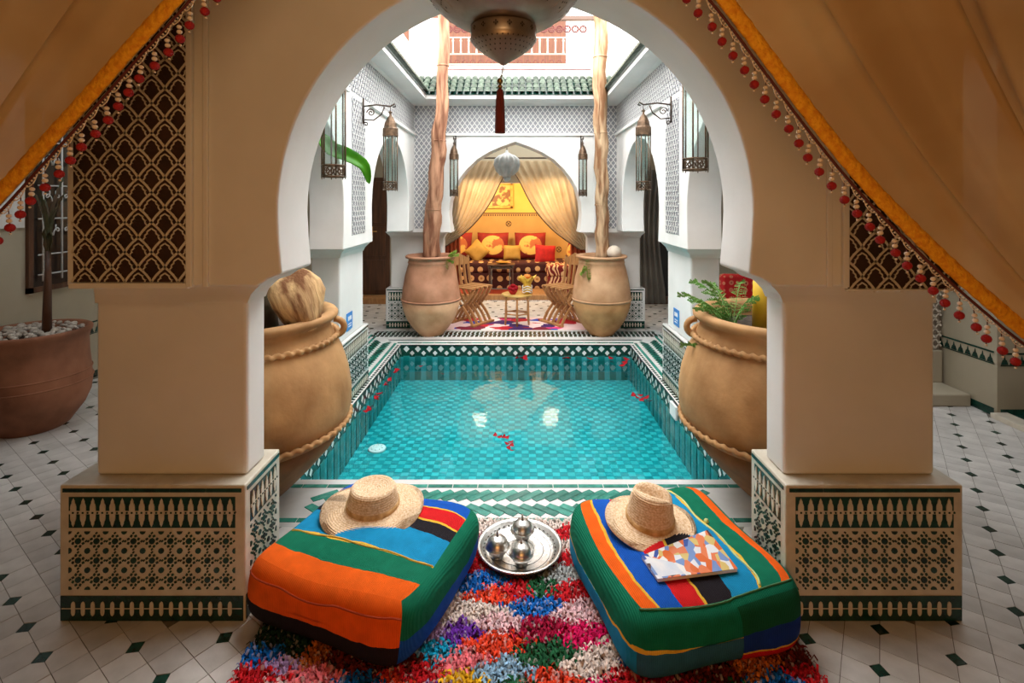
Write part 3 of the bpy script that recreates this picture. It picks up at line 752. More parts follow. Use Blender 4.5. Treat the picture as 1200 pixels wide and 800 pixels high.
for lab, pts, grp, s in clusters:
    for px, py in pts:
        x, y, z = P(px, py, ZW+.004); x = min(max(x, X0+.05), X1-.05); y = min(y, Y1-.05)
        rot = (random.uniform(-.3, .3), random.uniform(-.3, .3), random.uniform(0, 6.28))
        if first: o = pet0; first = False
        else: o = pet0.copy(); COL.objects.link(o)
        o.location = (x, y, z+.004); o.rotation_euler = rot; o.scale = (s*1.2,)*3
        tag(o, lab, 'petal', grp)
# ================================================================== FLOOR OBJECTS IN FRONT
# ---- shag rug
pal = dict(w=(232, 214, 204), r=(205, 30, 40), b=(20, 110, 200), o=(232, 70, 40), k=(240, 120, 130), p=(110, 50, 165), l=(180, 150, 200), c=(165, 20, 60), m=(225, 25, 100),
           g=(35, 95, 60), y=(235, 180, 30), t=(20, 160, 200), h=(150, 190, 220), n=(110, 35, 25), a=(200, 110, 40), e=(232, 190, 196), d=(30, 60, 45), s=(170, 175, 175))
seeds = [(555, 631, 'c'), (558, 618, 'w'), (575, 617, 'w'), (553, 659, 'r'), (558, 680, 'b'), (578, 698, 'o'), (627, 707, 'b'), (536, 711, 'w'), (581, 727, 'e'), (539, 738, 'p'), (506, 738, 'l'), (630, 735, 'c'),
         (688, 741, 'm'), (682, 715, 'e'), (578, 753, 'o'), (643, 764, 'g'), (510, 761, 't'), (536, 772, 'k'), (690, 780, 'w'), (584, 787, 'h'), (653, 797, 'o'), (630, 688, 'g'), (662, 670, 's'), (669, 691, 'r'), (666, 652, 'r'),
         (659, 623, 'r'), (664, 637, 'w'), (640, 615, 'w'), (316, 764, 'b'), (329, 778, 'l'), (302, 790, 'r'), (370, 790, 'k'), (400, 770, 'n'), (347, 761, 'd'), (360, 768, 'a'), (325, 748, 'd'), (440, 778, 'n'), (487, 787, 'r'), (540, 797, 'y'),
         (430, 800, 'b'), (455, 803, 'o'), (300, 812, 'e'), (510, 810, 'p'), (600, 812, 'g'), (880, 782, 'a'), (840, 790, 'n'), (820, 775, 'n'), (913, 797, 'b'), (952, 790, 'r'), (739, 795, 'r'), (720, 760, 'w'), (930, 772, 'n'), (780, 800, 'c'),
         (860, 810, 'g'), (700, 810, 'm'), (560, 650, 'r'), (610, 690, 'r'), (600, 640, 'w'), (620, 660, 'w'), (780, 770, 'n'), (900, 765, 'a'), (480, 770, 'n'), (750, 770, 'b'), (515, 720, 'w'), (560, 712, 'w'), (480, 760, 'h')]
RX0, RX1, RY0, RY1 = -.875, .955, 1.25, 2.375
S = np.array([P(a, b, .03)[:2] for a, b, c in seeds]); SCc = np.array([[srgb(*pal[c])[k] for k in range(3)] for a, b, c in seeds])
ex = np.array([[random.uniform(RX0, RX1), random.uniform(1.2, 1.5)] for _ in range(24)]); exc = np.array([[srgb(*pal[random.choice('wrbokplcmgyth')])[k] for k in range(3)] for _ in range(24)])
S = np.vstack([S, ex]); SCc = np.vstack([SCc, exc])
NT = 46000
rng = np.random.default_rng(3)
px_ = rng.uniform(RX0, RX1, NT); py_ = rng.uniform(RY0, RY1, NT)
keep = ~(((px_ < -.955) | (px_ > .955)) & (py_ > 1.82)); px_ = px_[keep]; py_ = py_[keep]; NT = len(px_)
d = np.abs(px_[:, None]-S[None, :, 0]+rng.normal(0, .008, NT)[:, None])*.52+np.abs(py_[:, None]-S[None, :, 1]+rng.normal(0, .006, NT)[:, None])
idx = d.argmin(1); colr = SCc[idx]
val = rng.uniform(.55, 1.25, NT)[:, None]; mixw = (rng.uniform(0, 1, NT) < .13)[:, None]*.45
colr = np.clip(colr*val*(1-mixw)+mixw*np.array([.55, .50, .48]), 0, 1)
ang = rng.uniform(0, 2*PI, NT); ln = rng.uniform(.012, .024, NT); hh = rng.uniform(.008, .022, NT); wd = rng.uniform(.0028, .0048, NT); z0 = rng.uniform(.008, .020, NT)
_tx, _ty, _ = P(609, 641, .045); flat = ((px_-_tx)**2+(py_-_ty)**2 < .165**2); flat |= ((np.abs(px_+.575) < .2) & (np.abs(py_-1.975) < .17)) | ((np.abs(px_-.592) < .2) & (np.abs(py_-1.93) < .2)); hh[flat] = .002; z0[flat] = .010
ca, sa = np.cos(ang), np.sin(ang)
V = np.zeros((NT, 6, 3))
for k, (t, z) in enumerate(((0, 0), (.5, 1), (1, .55))):
    cxx = px_+ca*ln*t; cyy = py_+sa*ln*t; zz = z0+hh*z
    for e, sgn in enumerate((-1, 1)):
        V[:, 2*k+e, 0] = cxx-sgn*sa*wd; V[:, 2*k+e, 1] = cyy+sgn*ca*wd; V[:, 2*k+e, 2] = zz+sgn*rng.uniform(-.003, .003, NT)
base = (np.arange(NT)*6)[:, None, None]; Fq = (base+np.array([[0, 1, 3, 2], [2, 3, 5, 4]])[None]).reshape(-1, 4)
me = bpy.data.meshes.new('pile'); me.vertices.add(NT*6); me.vertices.foreach_set('co', V.reshape(-1))
me.loops.add(len(Fq)*4); me.loops.foreach_set('vertex_index', Fq.reshape(-1).astype(np.int32)); me.polygons.add(len(Fq)); me.polygons.foreach_set('loop_start', (np.arange(len(Fq))*4).astype(np.int32)); me.update(calc_edges=True)
at = me.color_attributes.new('Col', 'FLOAT_COLOR', 'POINT'); cc = np.ones((NT, 6, 4)); cc[:, :, :3] = colr[:, None, :]; at.data.foreach_set('color', cc.reshape(-1))
rm, nt, pb = new_mat('rug_pile'); an = nt.nodes.new('ShaderNodeAttribute'); an.attribute_name = 'Col'; nt.links.new(an.outputs['Color'], pb.inputs['Base Color']); pb.inputs['Roughness'].default_value = .9; pb.inputs['Specular IOR Level'].default_value = .15
me.materials.append(rm)
rug = thing('shag_rug', 'multicoloured rag pile rug of diamond patches lying in front of the pool under the poufs', 'rug', (0, 0, 0))
po = bpy.data.objects.new('pile', me); COL.objects.link(po); po.parent = rug; tag(po, kind='stuff')
b = MB(); b.box(RX0, RX1, RY0, RY1, .002, .012); b.build('backing', pm('rug_backing', (.16, .07, .07), (.08, .05, .07), 12, .95), rug)
# ---- poufs
def ramp_mat(name, stripes, axis, warp=.01, lines=None, scale=5):
    """stripes: [(start, rgb)], constant steps along one UV axis"""
    m, nt, pb = new_mat(name); N = nt.nodes; L = nt.links
    uv = N.new('ShaderNodeUVMap'); uv.uv_map = 'UVMap'; sp = N.new('ShaderNodeSeparateXYZ'); L.new(uv.outputs[0], sp.inputs[0])
    nz = N.new('ShaderNodeTexNoise'); nz.inputs['Scale'].default_value = scale; nz.inputs['Detail'].default_value = 3; L.new(uv.outputs[0], nz.inputs[0])
    mr = N.new('ShaderNodeMapRange'); mr.inputs[1].default_value = .3; mr.inputs[2].default_value = .7; mr.inputs[3].default_value = -warp; mr.inputs[4].default_value = warp; L.new(nz.outputs[0], mr.inputs[0])
    ad = N.new('ShaderNodeMath'); ad.operation = 'ADD'; L.new(sp.outputs[axis], ad.inputs[0]); L.new(mr.outputs[0], ad.inputs[1])
    r = N.new('ShaderNodeValToRGB'); r.color_ramp.interpolation = 'CONSTANT'; els = r.color_ramp.elements
    els[0].position = 0; els[0].color = srgb(*stripes[0][1]); els[1].position = stripes[1][0]; els[1].color = srgb(*stripes[1][1])
    for p, c in stripes[2:]: e = els.new(p); e.color = srgb(*c)
    L.new(ad.outputs[0], r.inputs[0])
    n2 = N.new('ShaderNodeTexNoise'); n2.inputs['Scale'].default_value = 22; n2.inputs['Detail'].default_value = 6; tc = N.new('ShaderNodeTexCoord'); L.new(tc.outputs['Object'], n2.inputs[0])
    hs = N.new('ShaderNodeHueSaturation'); L.new(r.outputs[0], hs.inputs['Color']); m2 = N.new('ShaderNodeMapRange'); m2.inputs[3].default_value = .72; m2.inputs[4].default_value = 1.25; L.new(n2.outputs[0], m2.inputs[0]); L.new(m2.outputs[0], hs.inputs['Value'])
    L.new(hs.outputs[0], pb.inputs['Base Color']); pb.inputs['Roughness'].default_value = .9; pb.inputs['Specular IOR Level'].default_value = .15
    wv = N.new('ShaderNodeTexWave'); wv.inputs['Scale'].default_value = 55; wv.inputs['Distortion'].default_value = 1.5; L.new(tc.outputs['Object'], wv.inputs[0])
    bp = N.new('ShaderNodeBump'); bp.inputs['Strength'].default_value = .3; bp.inputs['Distance'].default_value = .004; L.new(wv.outputs[0], bp.inputs['Height'])
    b2 = N.new('ShaderNodeBump'); b2.inputs['Strength'].default_value = .35; b2.inputs['Distance'].default_value = .015; n3 = N.new('ShaderNodeTexNoise'); n3.inputs['Scale'].default_value = 9; L.new(tc.outputs['Object'], n3.inputs[0]); L.new(n3.outputs[0], b2.inputs['Height']); L.new(bp.outputs[0], b2.inputs['Normal']); L.new(b2.outputs[0], pb.inputs['Normal'])
    return m
OR, GR, LB, DK, RD, BL, YE, RB, TG = (236, 98, 22), (14, 112, 84), (22, 138, 188), (34, 30, 36), (206, 30, 34), (20, 84, 180), (226, 180, 60), (44, 96, 122), (170, 200, 130)
def pouf(name, label, W, D, Hh, loc, rz, tops, front, left, right, back, seam=None):
    root = thing(name, label, 'pouf', loc, rz)
    n = 33; b = MB(); uvs = []
    faces = []
    def bulge(x, y, z):                              # x,y,z in -1..1 on the cube -> soft box
        e = 6.5
        l = (abs(x)**e+abs(y)**e+abs(z)**(e*.8))**(1/e)
        x, y, z = x/l, y/l, z/l
        bx = 1+.04*(1-z*z)*(1-.3*y*y); by = 1+.04*(1-z*z)
        zz = z*(1+.06*(1-x*x)*(1-y*y)) if z > 0 else z
        wob = .012*math.sin(3.1*x+1.3*y)*math.cos(2.3*y+z)
        # pinched rim where top panel meets the sides
        return (x*W/2*bx+wob, y*D/2*by+wob*.6, max(-.97, zz)*Hh/2+Hh/2+(.010*math.sin(4*x+2)*math.cos(3*y) if z > 0 else 0))
    ml = [tops, front, left, right, back]
    def face(fn, mi):
        k = len(b.v)
        for j in range(n):
            for i in range(n):
                u, v = i/(n-1), j/(n-1); b.v.append(bulge(*fn(2*u-1, 2*v-1))); uvs.append((u, v))
        for j in range(n-1):
            for i in range(n-1): b.f.append((k+j*n+i, k+j*n+i+1, k+(j+1)*n+i+1, k+(j+1)*n+i)); b.m.append(mi); b.sm.append(True)
    face(lambda u, v: (u, v, 1), 0); face(lambda u, v: (u, -1, v), 1); face(lambda u, v: (-1, u, v), 2); face(lambda u, v: (1, u, v), 3); face(lambda u, v: (u, 1, v), 4); face(lambda u, v: (u, v, -1), 4)
    o = b.build('cover', ml, root); uvl = o.data.uv_layers.new(name='UVMap')
    for l in o.data.loops: uvl.data[l.index].uv = uvs[l.vertex_index]
    # stitched piping round the top
    def rim(z, s_=1.0):
        pts = []
        for i in range(80):
            a = 2*PI*i/80; c_, s2 = math.cos(a), math.sin(a); m_ = max(abs(c_), abs(s2)); pts.append(bulge(c_/m_*s_, s2/m_*s_, z))
        return pts
    return root, bulge, rim
tl = [(0, OR), (.17, GR), (.335, YE), (.35, LB), (.60, DK), (.70, YE), (.715, RD), (.84, YE), (.855, BL)]
pl, bul, rim = pouf('striped_pouf', 'striped floor pouf with orange front, left of the tray, carrying the flat-topped hat', .675, .60, .228, (-.552, 1.968, .012), math.radians(-20),
    ramp_mat('pouf_stripes_top', tl, 1, .012), ramp_mat('pouf_stripes_front', [(0, DK), (.42, OR)], 1, .03), ramp_mat('pouf_stripes_left', [(0, OR), (.2, GR), (.4, LB), (.62, DK), (.72, RD), (.85, BL)], 0, .02),
    ramp_mat('pouf_stripes_right', [(0, BL), (.52, GR)], 1, .12, scale=1.6), ramp_mat('pouf_stripes_back', [(0, BL), (.5, GR)], 1, .02))
seamm = pm('pouf_seam', srgb(170, 60, 14), None, rough=.9); seamy = pm('yellow_stitch', srgb(216, 176, 70), None, rough=.9)
b = MB(); b.tube([Vector(bul(-1+2*i/30, -1, .62-.16*abs(math.sin(3*PI*i/30+.5))*.5))+Vector((0, -.001, 0)) for i in range(31)], .0035, 5); b.build('front_seam', seamm, pl)
b = MB(); b.tube([Vector(bul(-.98+1.96*i/40, -1+2*(.340+.006*math.sin(i*.5)), 1))+Vector((0, 0, .0005)) for i in range(41)], .0035, 5); b.build('yellow_stitching', seamy, pl)
tr_ = [(0, OR), (.105, YE), (.125, BL), (.27, RD), (.405, YE), (.42, DK), (.575, LB), (.745, YE), (.76, GR), (.90, OR)]
prt, bul2, rim2 = pouf('striped_pouf', 'striped floor pouf with green and blue front, carrying a hat and magazine', .635, .655, .228, (.592, 1.93, .012), math.radians(13),
    ramp_mat('pouf_stripes_top', tr_, 0, .012), ramp_mat('pouf_stripes_front', [(0, RB), (.5, YE), (.53, GR)], 1, .02), ramp_mat('pouf_stripes_left', [(0, LB), (.50, YE), (.53, GR)], 1, .05),
    ramp_mat('pouf_stripes_right', [(0, RD), (.3, BL), (.55, GR)], 1, .03), ramp_mat('pouf_stripes_back', [(0, RD), (.3, YE), (.33, BL), (.6, GR)], 1, .02))
# right half of the front is another strip of cloth
b = MB(); n = 20; uvs = []
for j in range(n):
    for i in range(n):
        u, v = i/(n-1), j/(n-1); p = Vector(bul2(.14+.84*u, -1, -.97+1.80*v)); b.v.append(tuple(p+Vector((0, -.003, 0)))); uvs.append((u, v))
for j in range(n-1):
    for i in range(n-1): b.f.append((j*n+i, j*n+i+1, (j+1)*n+i+1, (j+1)*n+i)); b.m.append(0); b.sm.append(True)
o = b.build('front_patch', ramp_mat('pouf_patch', [(0, RD), (.26, YE), (.29, (18, 52, 128)), (.60, (14, 84, 56))], 1, .012), prt); uvl = o.data.uv_layers.new(name='UVMap')
for l in o.data.loops: uvl.data[l.index].uv = uvs[l.vertex_index]
b = MB(); b.tube([Vector(bul2(-1+2*i/40, -1+.05*(1 if i > 22 else .6), .93))+Vector((0, 0, .002)) for i in range(41)], .003, 5); b.build('front_seam', pm('pale_stitch', srgb(70, 120, 80), None, rough=.9), prt)
b = MB(); b.tube([Vector(bul2(-1+2*(.75+.012*math.sin(i*.45)), -1+2*i/40, 1))+Vector((0, 0, .001)) for i in range(1, 40)], .004, 5); b.ball(Vector(bul2(.55, .15, 1))+Vector((0, 0, .004)), .010, 8); b.build('yellow_stitching', pm('pale_yellow_stitch', srgb(200, 215, 150), None, rough=.9), prt)
# ---- straw hats
sm_, nt, pb = new_mat('braided_straw'); N = nt.nodes; L = nt.links
tc = N.new('ShaderNodeTexCoord'); nz = N.new('ShaderNodeTexNoise'); nz.inputs['Scale'].default_value = 140; nz.inputs['Detail'].default_value = 4; L.new(tc.outputs['Object'], nz.inputs[0])
r = N.new('ShaderNodeValToRGB'); r.color_ramp.elements[0].position = .3; r.color_ramp.elements[1].position = .7; r.color_ramp.elements[0].color = srgb(206, 164, 116); r.color_ramp.elements[1].color = srgb(246, 222, 190); L.new(nz.outputs[0], r.inputs[0]); L.new(r.outputs[0], pb.inputs['Base Color']); pb.inputs['Roughness'].default_value = .75
bp = N.new('ShaderNodeBump'); bp.inputs['Strength'].default_value = .5; bp.inputs['Distance'].default_value = .004; L.new(nz.outputs[0], bp.inputs['Height']); L.new(bp.outputs[0], pb.inputs['Normal'])
sm2 = pm('shaded_straw', srgb(222, 182, 126), srgb(176, 128, 68), 40, .75, bump=.5, bscale=60)  # browner straw, with the crown's shade put into the colour
def hat(label, loc, R, rc, hc, tilt, rz, kind):
    root = thing('straw_hat', label, 'hat', loc, 0); root.rotation_euler = (tilt[0], tilt[1], rz)
    def braid(prof, step=.0085, amp=.0022):          # resample the profile into coiled braids
        out = []; acc = 0
        for (a, b_) in zip(prof[:-1], prof[1:]):
            l = math.hypot(b_[0]-a[0], b_[1]-a[1]); k = max(2, int(l/(step/4)))
            nx_, nz_ = (b_[1]-a[1])/l, -(b_[0]-a[0])/l
            for i in range(k):
                t = i/k; s = acc+l*t; w_ = amp*abs(math.sin(PI*s/step)); out.append((max(.0, a[0]+(b_[0]-a[0])*t-nx_*w_), a[1]+(b_[1]-a[1])*t-nz_*w_))
            acc += l
        out.append(prof[-1]); return out
    b = MB(); el = 1.08 if kind == 'tall' else 1.0
    def wave(r_, z, a):
        k = max(0, (r_-rc)/(R-rc)); return (r_*(1+.02*math.sin(2*a+.6)), z+k*k*(.010*math.sin(2*a+(.5 if kind == 'tall' else 1.2))+.004*math.sin(3*a)))
    b.lathe(braid([(R, .004), (R*.8, .008), (rc*1.12, .012), (rc*1.0, .018)]), 64, fn=wave)
    # underside rim
    b.lathe([(rc*1.0, .010), (R*.8, .0), (R, -.002), (R, .004)], 64, fn=wave); b.build('brim', sm_, root)
    c = MB()
    def crown(r_, z, a):
        if kind == 'tall':
            k = max(0, (z-.02)/hc); ex = 1+.12*math.cos(2*a)*k; rr = r_*ex
            dent = 0
            if z > hc*.75: dent = -.030*math.exp(-(rr*math.sin(a)/.018)**2)*(1-((r_*math.cos(a))/.09)**2)
            return (rr, z+dent)
        return (r_, z)
    top = [(rc, .010), (rc*.985, .03), (rc*.93, hc*.6), (rc*.86, hc*.93), (rc*.80, hc), (rc*.72, hc+.003), (rc*.45, hc-.006), (.001, hc-.012)] if kind != 'tall' else [(rc, .010), (rc*.97, .03), (rc*.86, hc*.6), (rc*.76, hc*.92), (rc*.66, hc*1.0), (rc*.5, hc*1.03), (.001, hc*1.0)]
    c.lathe(braid(top), 56, fn=crown); c.build('crown', sm2 if 0 else sm_, root)
    e = MB(); e.lathe([(rc*1.012, .012), (rc*1.006, .034)], 48, fn=crown); e.build('crown_shade_band', sm2, root)  # darker band painted as shade round the foot of the crown
    return root
hat('straw hat with a wide brim and a low flat-topped crown on the orange-fronted pouf', (-.580, 2.085, .250), .200, .105, .094, (.02, .02), 0, 'flat')
hat('straw hat with a tall pinched crown lying beside the magazine on the right pouf', (.520, 1.985, .256), .168, .092, .128, (.05, .09), -.5, 'tall')
# ---- magazine
def pq(px, py, z): return Vector(P(px, py, z))
mc = [pq(752, 652, .254), pq(771, 679, .254), pq(864, 667, .254), pq(829, 622, .254)]
cen = sum(mc, Vector())/4
mag = thing('magazine', 'glossy magazine with a colourful cover photograph under the brim of the right hat', 'magazine', (cen.x, cen.y, .246))
loc = [(p.x-cen.x, p.y-cen.y) for p in mc]
b = MB(); b.prism(loc, .0, .010, 'z'); b.build('pages', white_p, mag)
m, nt, pb = new_mat('magazine_cover'); N = nt.nodes; L = nt.links
tc = N.new('ShaderNodeTexCoord'); mp = N.new('ShaderNodeMapping'); mp.inputs['Scale'].default_value = (42, 26, 1); mp.inputs['Rotation'].default_value = (0, 0, .6); L.new(tc.outputs['Object'], mp.inputs[0])
vo = N.new('ShaderNodeTexVoronoi'); vo.inputs['Scale'].default_value = 1.0; L.new(mp.outputs[0], vo.inputs[0]); sp = N.new('ShaderNodeSeparateColor'); L.new(vo.outputs['Color'], sp.inputs[0])
r = N.new('ShaderNodeValToRGB'); r.color_ramp.interpolation = 'CONSTANT'; els = r.color_ramp.elements; els[0].color = srgb(225, 228, 235); els[1].position = .2; els[1].color = srgb(226, 130, 90)
for p, c in ((.36, (120, 150, 205)), (.48, (235, 235, 235)), (.6, (90, 60, 60)), (.68, (214, 190, 120)), (.78, (60, 90, 170)), (.88, (220, 110, 60))): e = els.new(p); e.color = srgb(*c)
L.new(sp.outputs[0], r.inputs[0]); L.new(r.outputs[0], pb.inputs['Base Color']); pb.inputs['Roughness'].default_value = .2
b = MB(); b.prism([(x*1.01, y*1.01) for x, y in loc], .010, .0115, 'z'); b.build('cover', m, mag)
b = MB(); q = [Vector((*p, .0118)) for p in loc]
b.add([q[0].lerp(q[1], .05).lerp(q[3].lerp(q[2], .05), .03), q[0].lerp(q[1], .95).lerp(q[3].lerp(q[2], .95), .03), q[0].lerp(q[1], .95).lerp(q[3].lerp(q[2], .95), .34), q[0].lerp(q[1], .55).lerp(q[3].lerp(q[2], .55), .30)], [(0, 1, 2, 3)]); b.build('cover_sky_area', pm('pale_print', (.62, .68, .78), (.8, .8, .82), 20, .25), mag)
# ---- tray and sugar bowls
tx, ty, _ = P(609, 641, .045)
tray = thing('silver_tray', 'round engraved silver tray with a raised rim on the rug between the poufs', 'tray', (tx, ty, .037))
b = MB(); b.lathe([(.001, .0), (.135, .0), (.150, .004), (.160, .020), (.170, .024), (.176, .024), (.177, .020), (.172, .016), (.163, .008), (.155, -.004), (.001, -.004)], 72); b.build('dish', tray_m, tray)
b = MB(); n = 90
for i in range(n): a = 2*PI*i/n; b.ball((.176*math.cos(a), .176*math.sin(a), .0215), .0038, 5)
tag(b.build('beaded_rim', tray_m, tray), kind='stuff')
b = MB()
for i in range(40):
    a = 2*PI*i/40; b.lathe([(.006, .0), (.0, .001)], 4, (.152*math.cos(a), .152*math.sin(a), .009))
for r_ in (.06, .10, .13): b.tube([(r_*math.cos(2*PI*k/48), r_*math.sin(2*PI*k/48), .0005) for k in range(48)], .0010, 4, closed=True)
tag(b.build('engraving', pm('blackened_silver', (.10, .09, .08), None, rough=.4, metal=.8), tray), kind='stuff')
def bowl(label, x, y, s=1.0):
    o = thing('sugar_bowl', label, 'bowl', (x, y, .038), 0, None); o.scale = (s,)*3
    b = MB(); b.lathe([(.001, .0), (.024, .0), (.026, .003), (.018, .008), (.026, .013), (.037, .021), (.041, .032), (.040, .042)], 32); b.build('body', silver, o)
    b = MB(); b.lathe([(.0500, .041), (.0525, .044), (.0500, .047), (.0455, .049), (.0445, .056), (.040, .068), (.030, .078), (.015, .085), (.001, .087)], 32, fn=lambda r_, z, a: (r_*(1+.012*math.sin(16*a)), z)); l = b.build('lid', silver, o)
    b = MB(); b.lathe([(.006, .088), (.004, .092), (.006, .096), (.004, .100), (.0035, .108), (.001, .112)], 12); b.build('knob', silver, l)
    return o
bowl('lidded silver sugar bowl at the left side of the tray', tx-.092, ty-.045, .98)
bowl('lidded silver sugar bowl at the back of the tray, nearest the pool', tx+.012, ty+.058, 1.0)
bowl('lidded silver sugar bowl at the front of the tray', tx+.006, ty-.088, .96)
# ================================================================== JARS AND PLANTS
def rope(b, R, z, r, twists, T=None, n=480, mi=0, zf=None):
    vs = []; K = 8
    for i in range(n):
        a = 2*PI*i/n
        for k in range(K):
            t = 2*PI*k/K; rr = r*(1+.4*math.sin(twists*a+t))
            zz = z if zf is None else zf(a)
            vs.append(((R+rr*math.cos(t))*math.cos(a), (R+rr*math.cos(t))*math.sin(a), zz+rr*math.sin(t)))
    fs = [(i*K+k, i*K+(k+1) % K, ((i+1) % n)*K+(k+1) % K, ((i+1) % n)*K+k) for i in range(n) for k in range(K)]
    b.add(vs, fs, mi, T, True)
def big_jar(label, x, y, handle_side):
    o = thing('clay_jar', label, 'jar', (x, y, 0))
    prof = [(.15, .0), (.165, .01), (.22, .06), (.30, .14), (.39, .24), (.455, .34), (.485, .43), (.488, .52), (.475, .62), (.445, .72), (.405, .80), (.385, .845), (.385, .87), (.405, .885), (.42, .90), (.422, .915), (.412, .928), (.385, .93), (.36, .922), (.345, .90), (.34, .86), (.34, .84)]
    wob = lambda r_, z, a: (r_*(1+.008*math.sin(2*a+z*5)+.004*math.sin(5*a)), z)
    b = MB(); k = 6
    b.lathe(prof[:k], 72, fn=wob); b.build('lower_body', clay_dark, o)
    b = MB(); b.lathe(prof[k-1:], 72, fn=wob); b.build('upper_body', clay, o)
    b = MB(); rope(b, .482, .375, .0125, 62); b.build('rope_band', clay, o)
    b = MB(); rope(b, .418, .800, .0135, 60); b.build('rope_band', clay, o)
    for hs in (0, PI):
        a = (PI*.5-(.95 if handle_side < 0 else -.95)) if hs == 0 else (PI*1.5-(.95 if handle_side < 0 else -.95))
        a = (.25 if handle_side < 0 else PI-.25)+hs
        c_, s_ = math.cos(a), math.sin(a)
        b = MB(); b.tube([((.40+.052*math.sin(t))*c_-.0*s_, (.40+.052*math.sin(t))*s_, .835-.045*math.cos(t)) for t in [PI*i/10 for i in range(11)]], .017, 8); b.build('handle', clay, o)
    b = MB(); b.lathe([(.34, .845), (.2, .86), (.001, .865)], 32); b.build('soil', soil, o)
    return o
jl = big_jar('large clay jar with rope bands behind the left pier, holding a stump and banana plant', -1.35, 2.615, -1)
jr = big_jar('large clay jar with rope bands behind the right pier, holding a yellow post and fern', 1.35, 2.615, 1)
# stump in the left jar
b = MB()
def stump(r_, z, a): return (r_*(1+.10*math.sin(3*a+z*14)+.05*math.sin(5*a-z*9)), z+.02*math.sin(2*a))
b.lathe([(.075, -.13), (.105, -.06), (.125, .0), (.120, .06), (.095, .115), (.055, .155), (.02, .17), (.001, .172)], 28, fn=stump)
st_ = b.build('palm_stump', husk, None, shift=(0, 0, 0)); st_.location = (-1.075, 2.53, 1.0); st_.rotation_euler = (0, -.35, 0); tag(st_, 'pale bulging palm stump cut rising from the large clay jar at the left', 'stump')
b = MB()
for (x, y, r_, h_) in ((-1.26, 2.60, .06, .26), (-1.33, 2.66, .05, .30)): b.tube([(x, y, .86), (x+.01, y, 1.0), (x-.02, y, .86+h_)], [r_, r_*.95, r_*.7], 10)
bs = b
plant = thing('banana_plant', 'banana plant with bright green leaves growing from the large clay jar at the left', 'plant', (-1.4, 2.66, .86))
sv = MB(); sv.tube([(0, 0, 0), (-.02, .01, .3), (.0, .02, .6), (.03, .04, .86)], [.05, .045, .035, .02], 10)
sv.tube([(.14, -.06, 0), (.12, -.06, .14), (.09, -.05, .25)], [.055, .055, .035], 10); sv.tube([(.06, .0, 0), (.05, .0, .2), (.03, 0, .3)], [.05, .05, .03], 10)
sv.build('stem', stem_m, plant)
def leaf(parent, pts, w, mat, name='leaf', fold=.25, face=False):
    b = MB(); pts = [Vector(p) for p in pts]; N_ = len(pts)
    def pos(v):
        t = v*(N_-1); i = min(int(t), N_-2); f = t-i
        p0 = pts[max(i-1, 0)]; p1_ = pts[i]; p2_ = pts[i+1]; p3 = pts[min(i+2, N_-1)]
        return .5*((2*p1_)+(-p0+p2_)*f+(2*p0-5*p1_+4*p2_-p3)*f*f+(-p0+3*p1_-3*p2_+p3)*f**3)
    def fn(u, v):
        p = pos(v); t = (pos(min(1, v+.02))-pos(max(0, v-.02))).normalized(); sd = t.cross(Vector((0, 0, 1)))
        sd = sd.normalized() if sd.length > .1 else Vector((1, 0, 0)); up = sd.cross(t)
        if face: sd = t.cross(Vector((0, -.9, .35))).normalized(); up = sd.cross(t)
        ww = w*math.sin(PI*min(1, v*.96+.04))**.6; a = (u-.5)*2
        return p+sd*a*ww*.5+up*(abs(a)*ww*fold+.004*math.sin(v*60)*abs(a))
    b.grid(fn, 7, 22); o = b.build(name, mat, parent); o.modifiers.new('solid', 'SOLIDIFY').thickness = .0015; return o
leaf(plant, [(.03, .04, .86), (.25, .25, 1.0), (.36, .28, .93), (.44, .28, .90), (.53, .30, .84), (.55, .32, .74)], .085, leaf_m, face=True)
leaf(plant, [(.03, .04, .80), (.12, .10, .86), (.20, .16, .78), (.255, .16, .66)], .07, leaf_m, face=True)
leaf(plant, [(.03, .04, .86), (-.1, .2, 1.1), (-.2, .35, 1.05)], .09, leaf_m)
# yellow post and fern in the right jar
b = MB(); b.tube([(1.255, 2.60, .84), (1.262, 2.60, 1.15)], .05, 24); tag(b.build('yellow_post', yellow_w, shift=(1.255, 2.6, .84)), 'yellow painted round post standing in the large clay jar at the right', 'post')
b = MB(); b.prism([(0, 0), (.13, .02), (.13, .14)], 0, .02, 'y'); o_ = b.build('slate_shard', pm('grey_slate', (.28, .26, .25), None, rough=.6)); o_.location = (1.24, 2.47, .868); tag(o_, 'pointed grey stone shard leaning by the yellow post in the right jar', 'stone')
fern = thing('fern', 'small feathery green fern sprouting over the rim of the large clay jar at the right', 'plant', (1.13, 2.66, .86))
def frond(parent, d, L_, lift, mat, wl=.035, n=14):
    b = MB(); pts = [Vector((d[0]*L_*t, d[1]*L_*t, lift*math.sin(PI*.55*t)*1.0+.0)) for t in [i/10 for i in range(11)]]
    b.tube(pts, .0022, 5)
    for i in range(2, 21):
        t = i/20; p = Vector((d[0]*L_*t, d[1]*L_*t, lift*math.sin(PI*.55*t)))
        sd = Vector((-d[1], d[0], 0))
        for s in (-1, 1):
            l = wl*math.sin(PI*min(1, t*.85+.15))+.004
            e = p+sd*s*l+Vector((d[0]*l*.6, d[1]*l*.6, -.004+random.uniform(-.012, .02))); q = Vector((d[0], d[1], .3))*.0045
            b.add([p-q*.5, p+q, e+q*.4, e-q*.4], [(0, 1, 2, 3)])
            for f in (.35, .6, .85):
                m_ = p.lerp(e, f); b.add([m_, m_+Vector((d[0]*.012, d[1]*.012, .010)), m_+Vector((d[0]*.016, d[1]*.016, .002))], [(0, 1, 2)])
    b.build('frond', mat, parent)
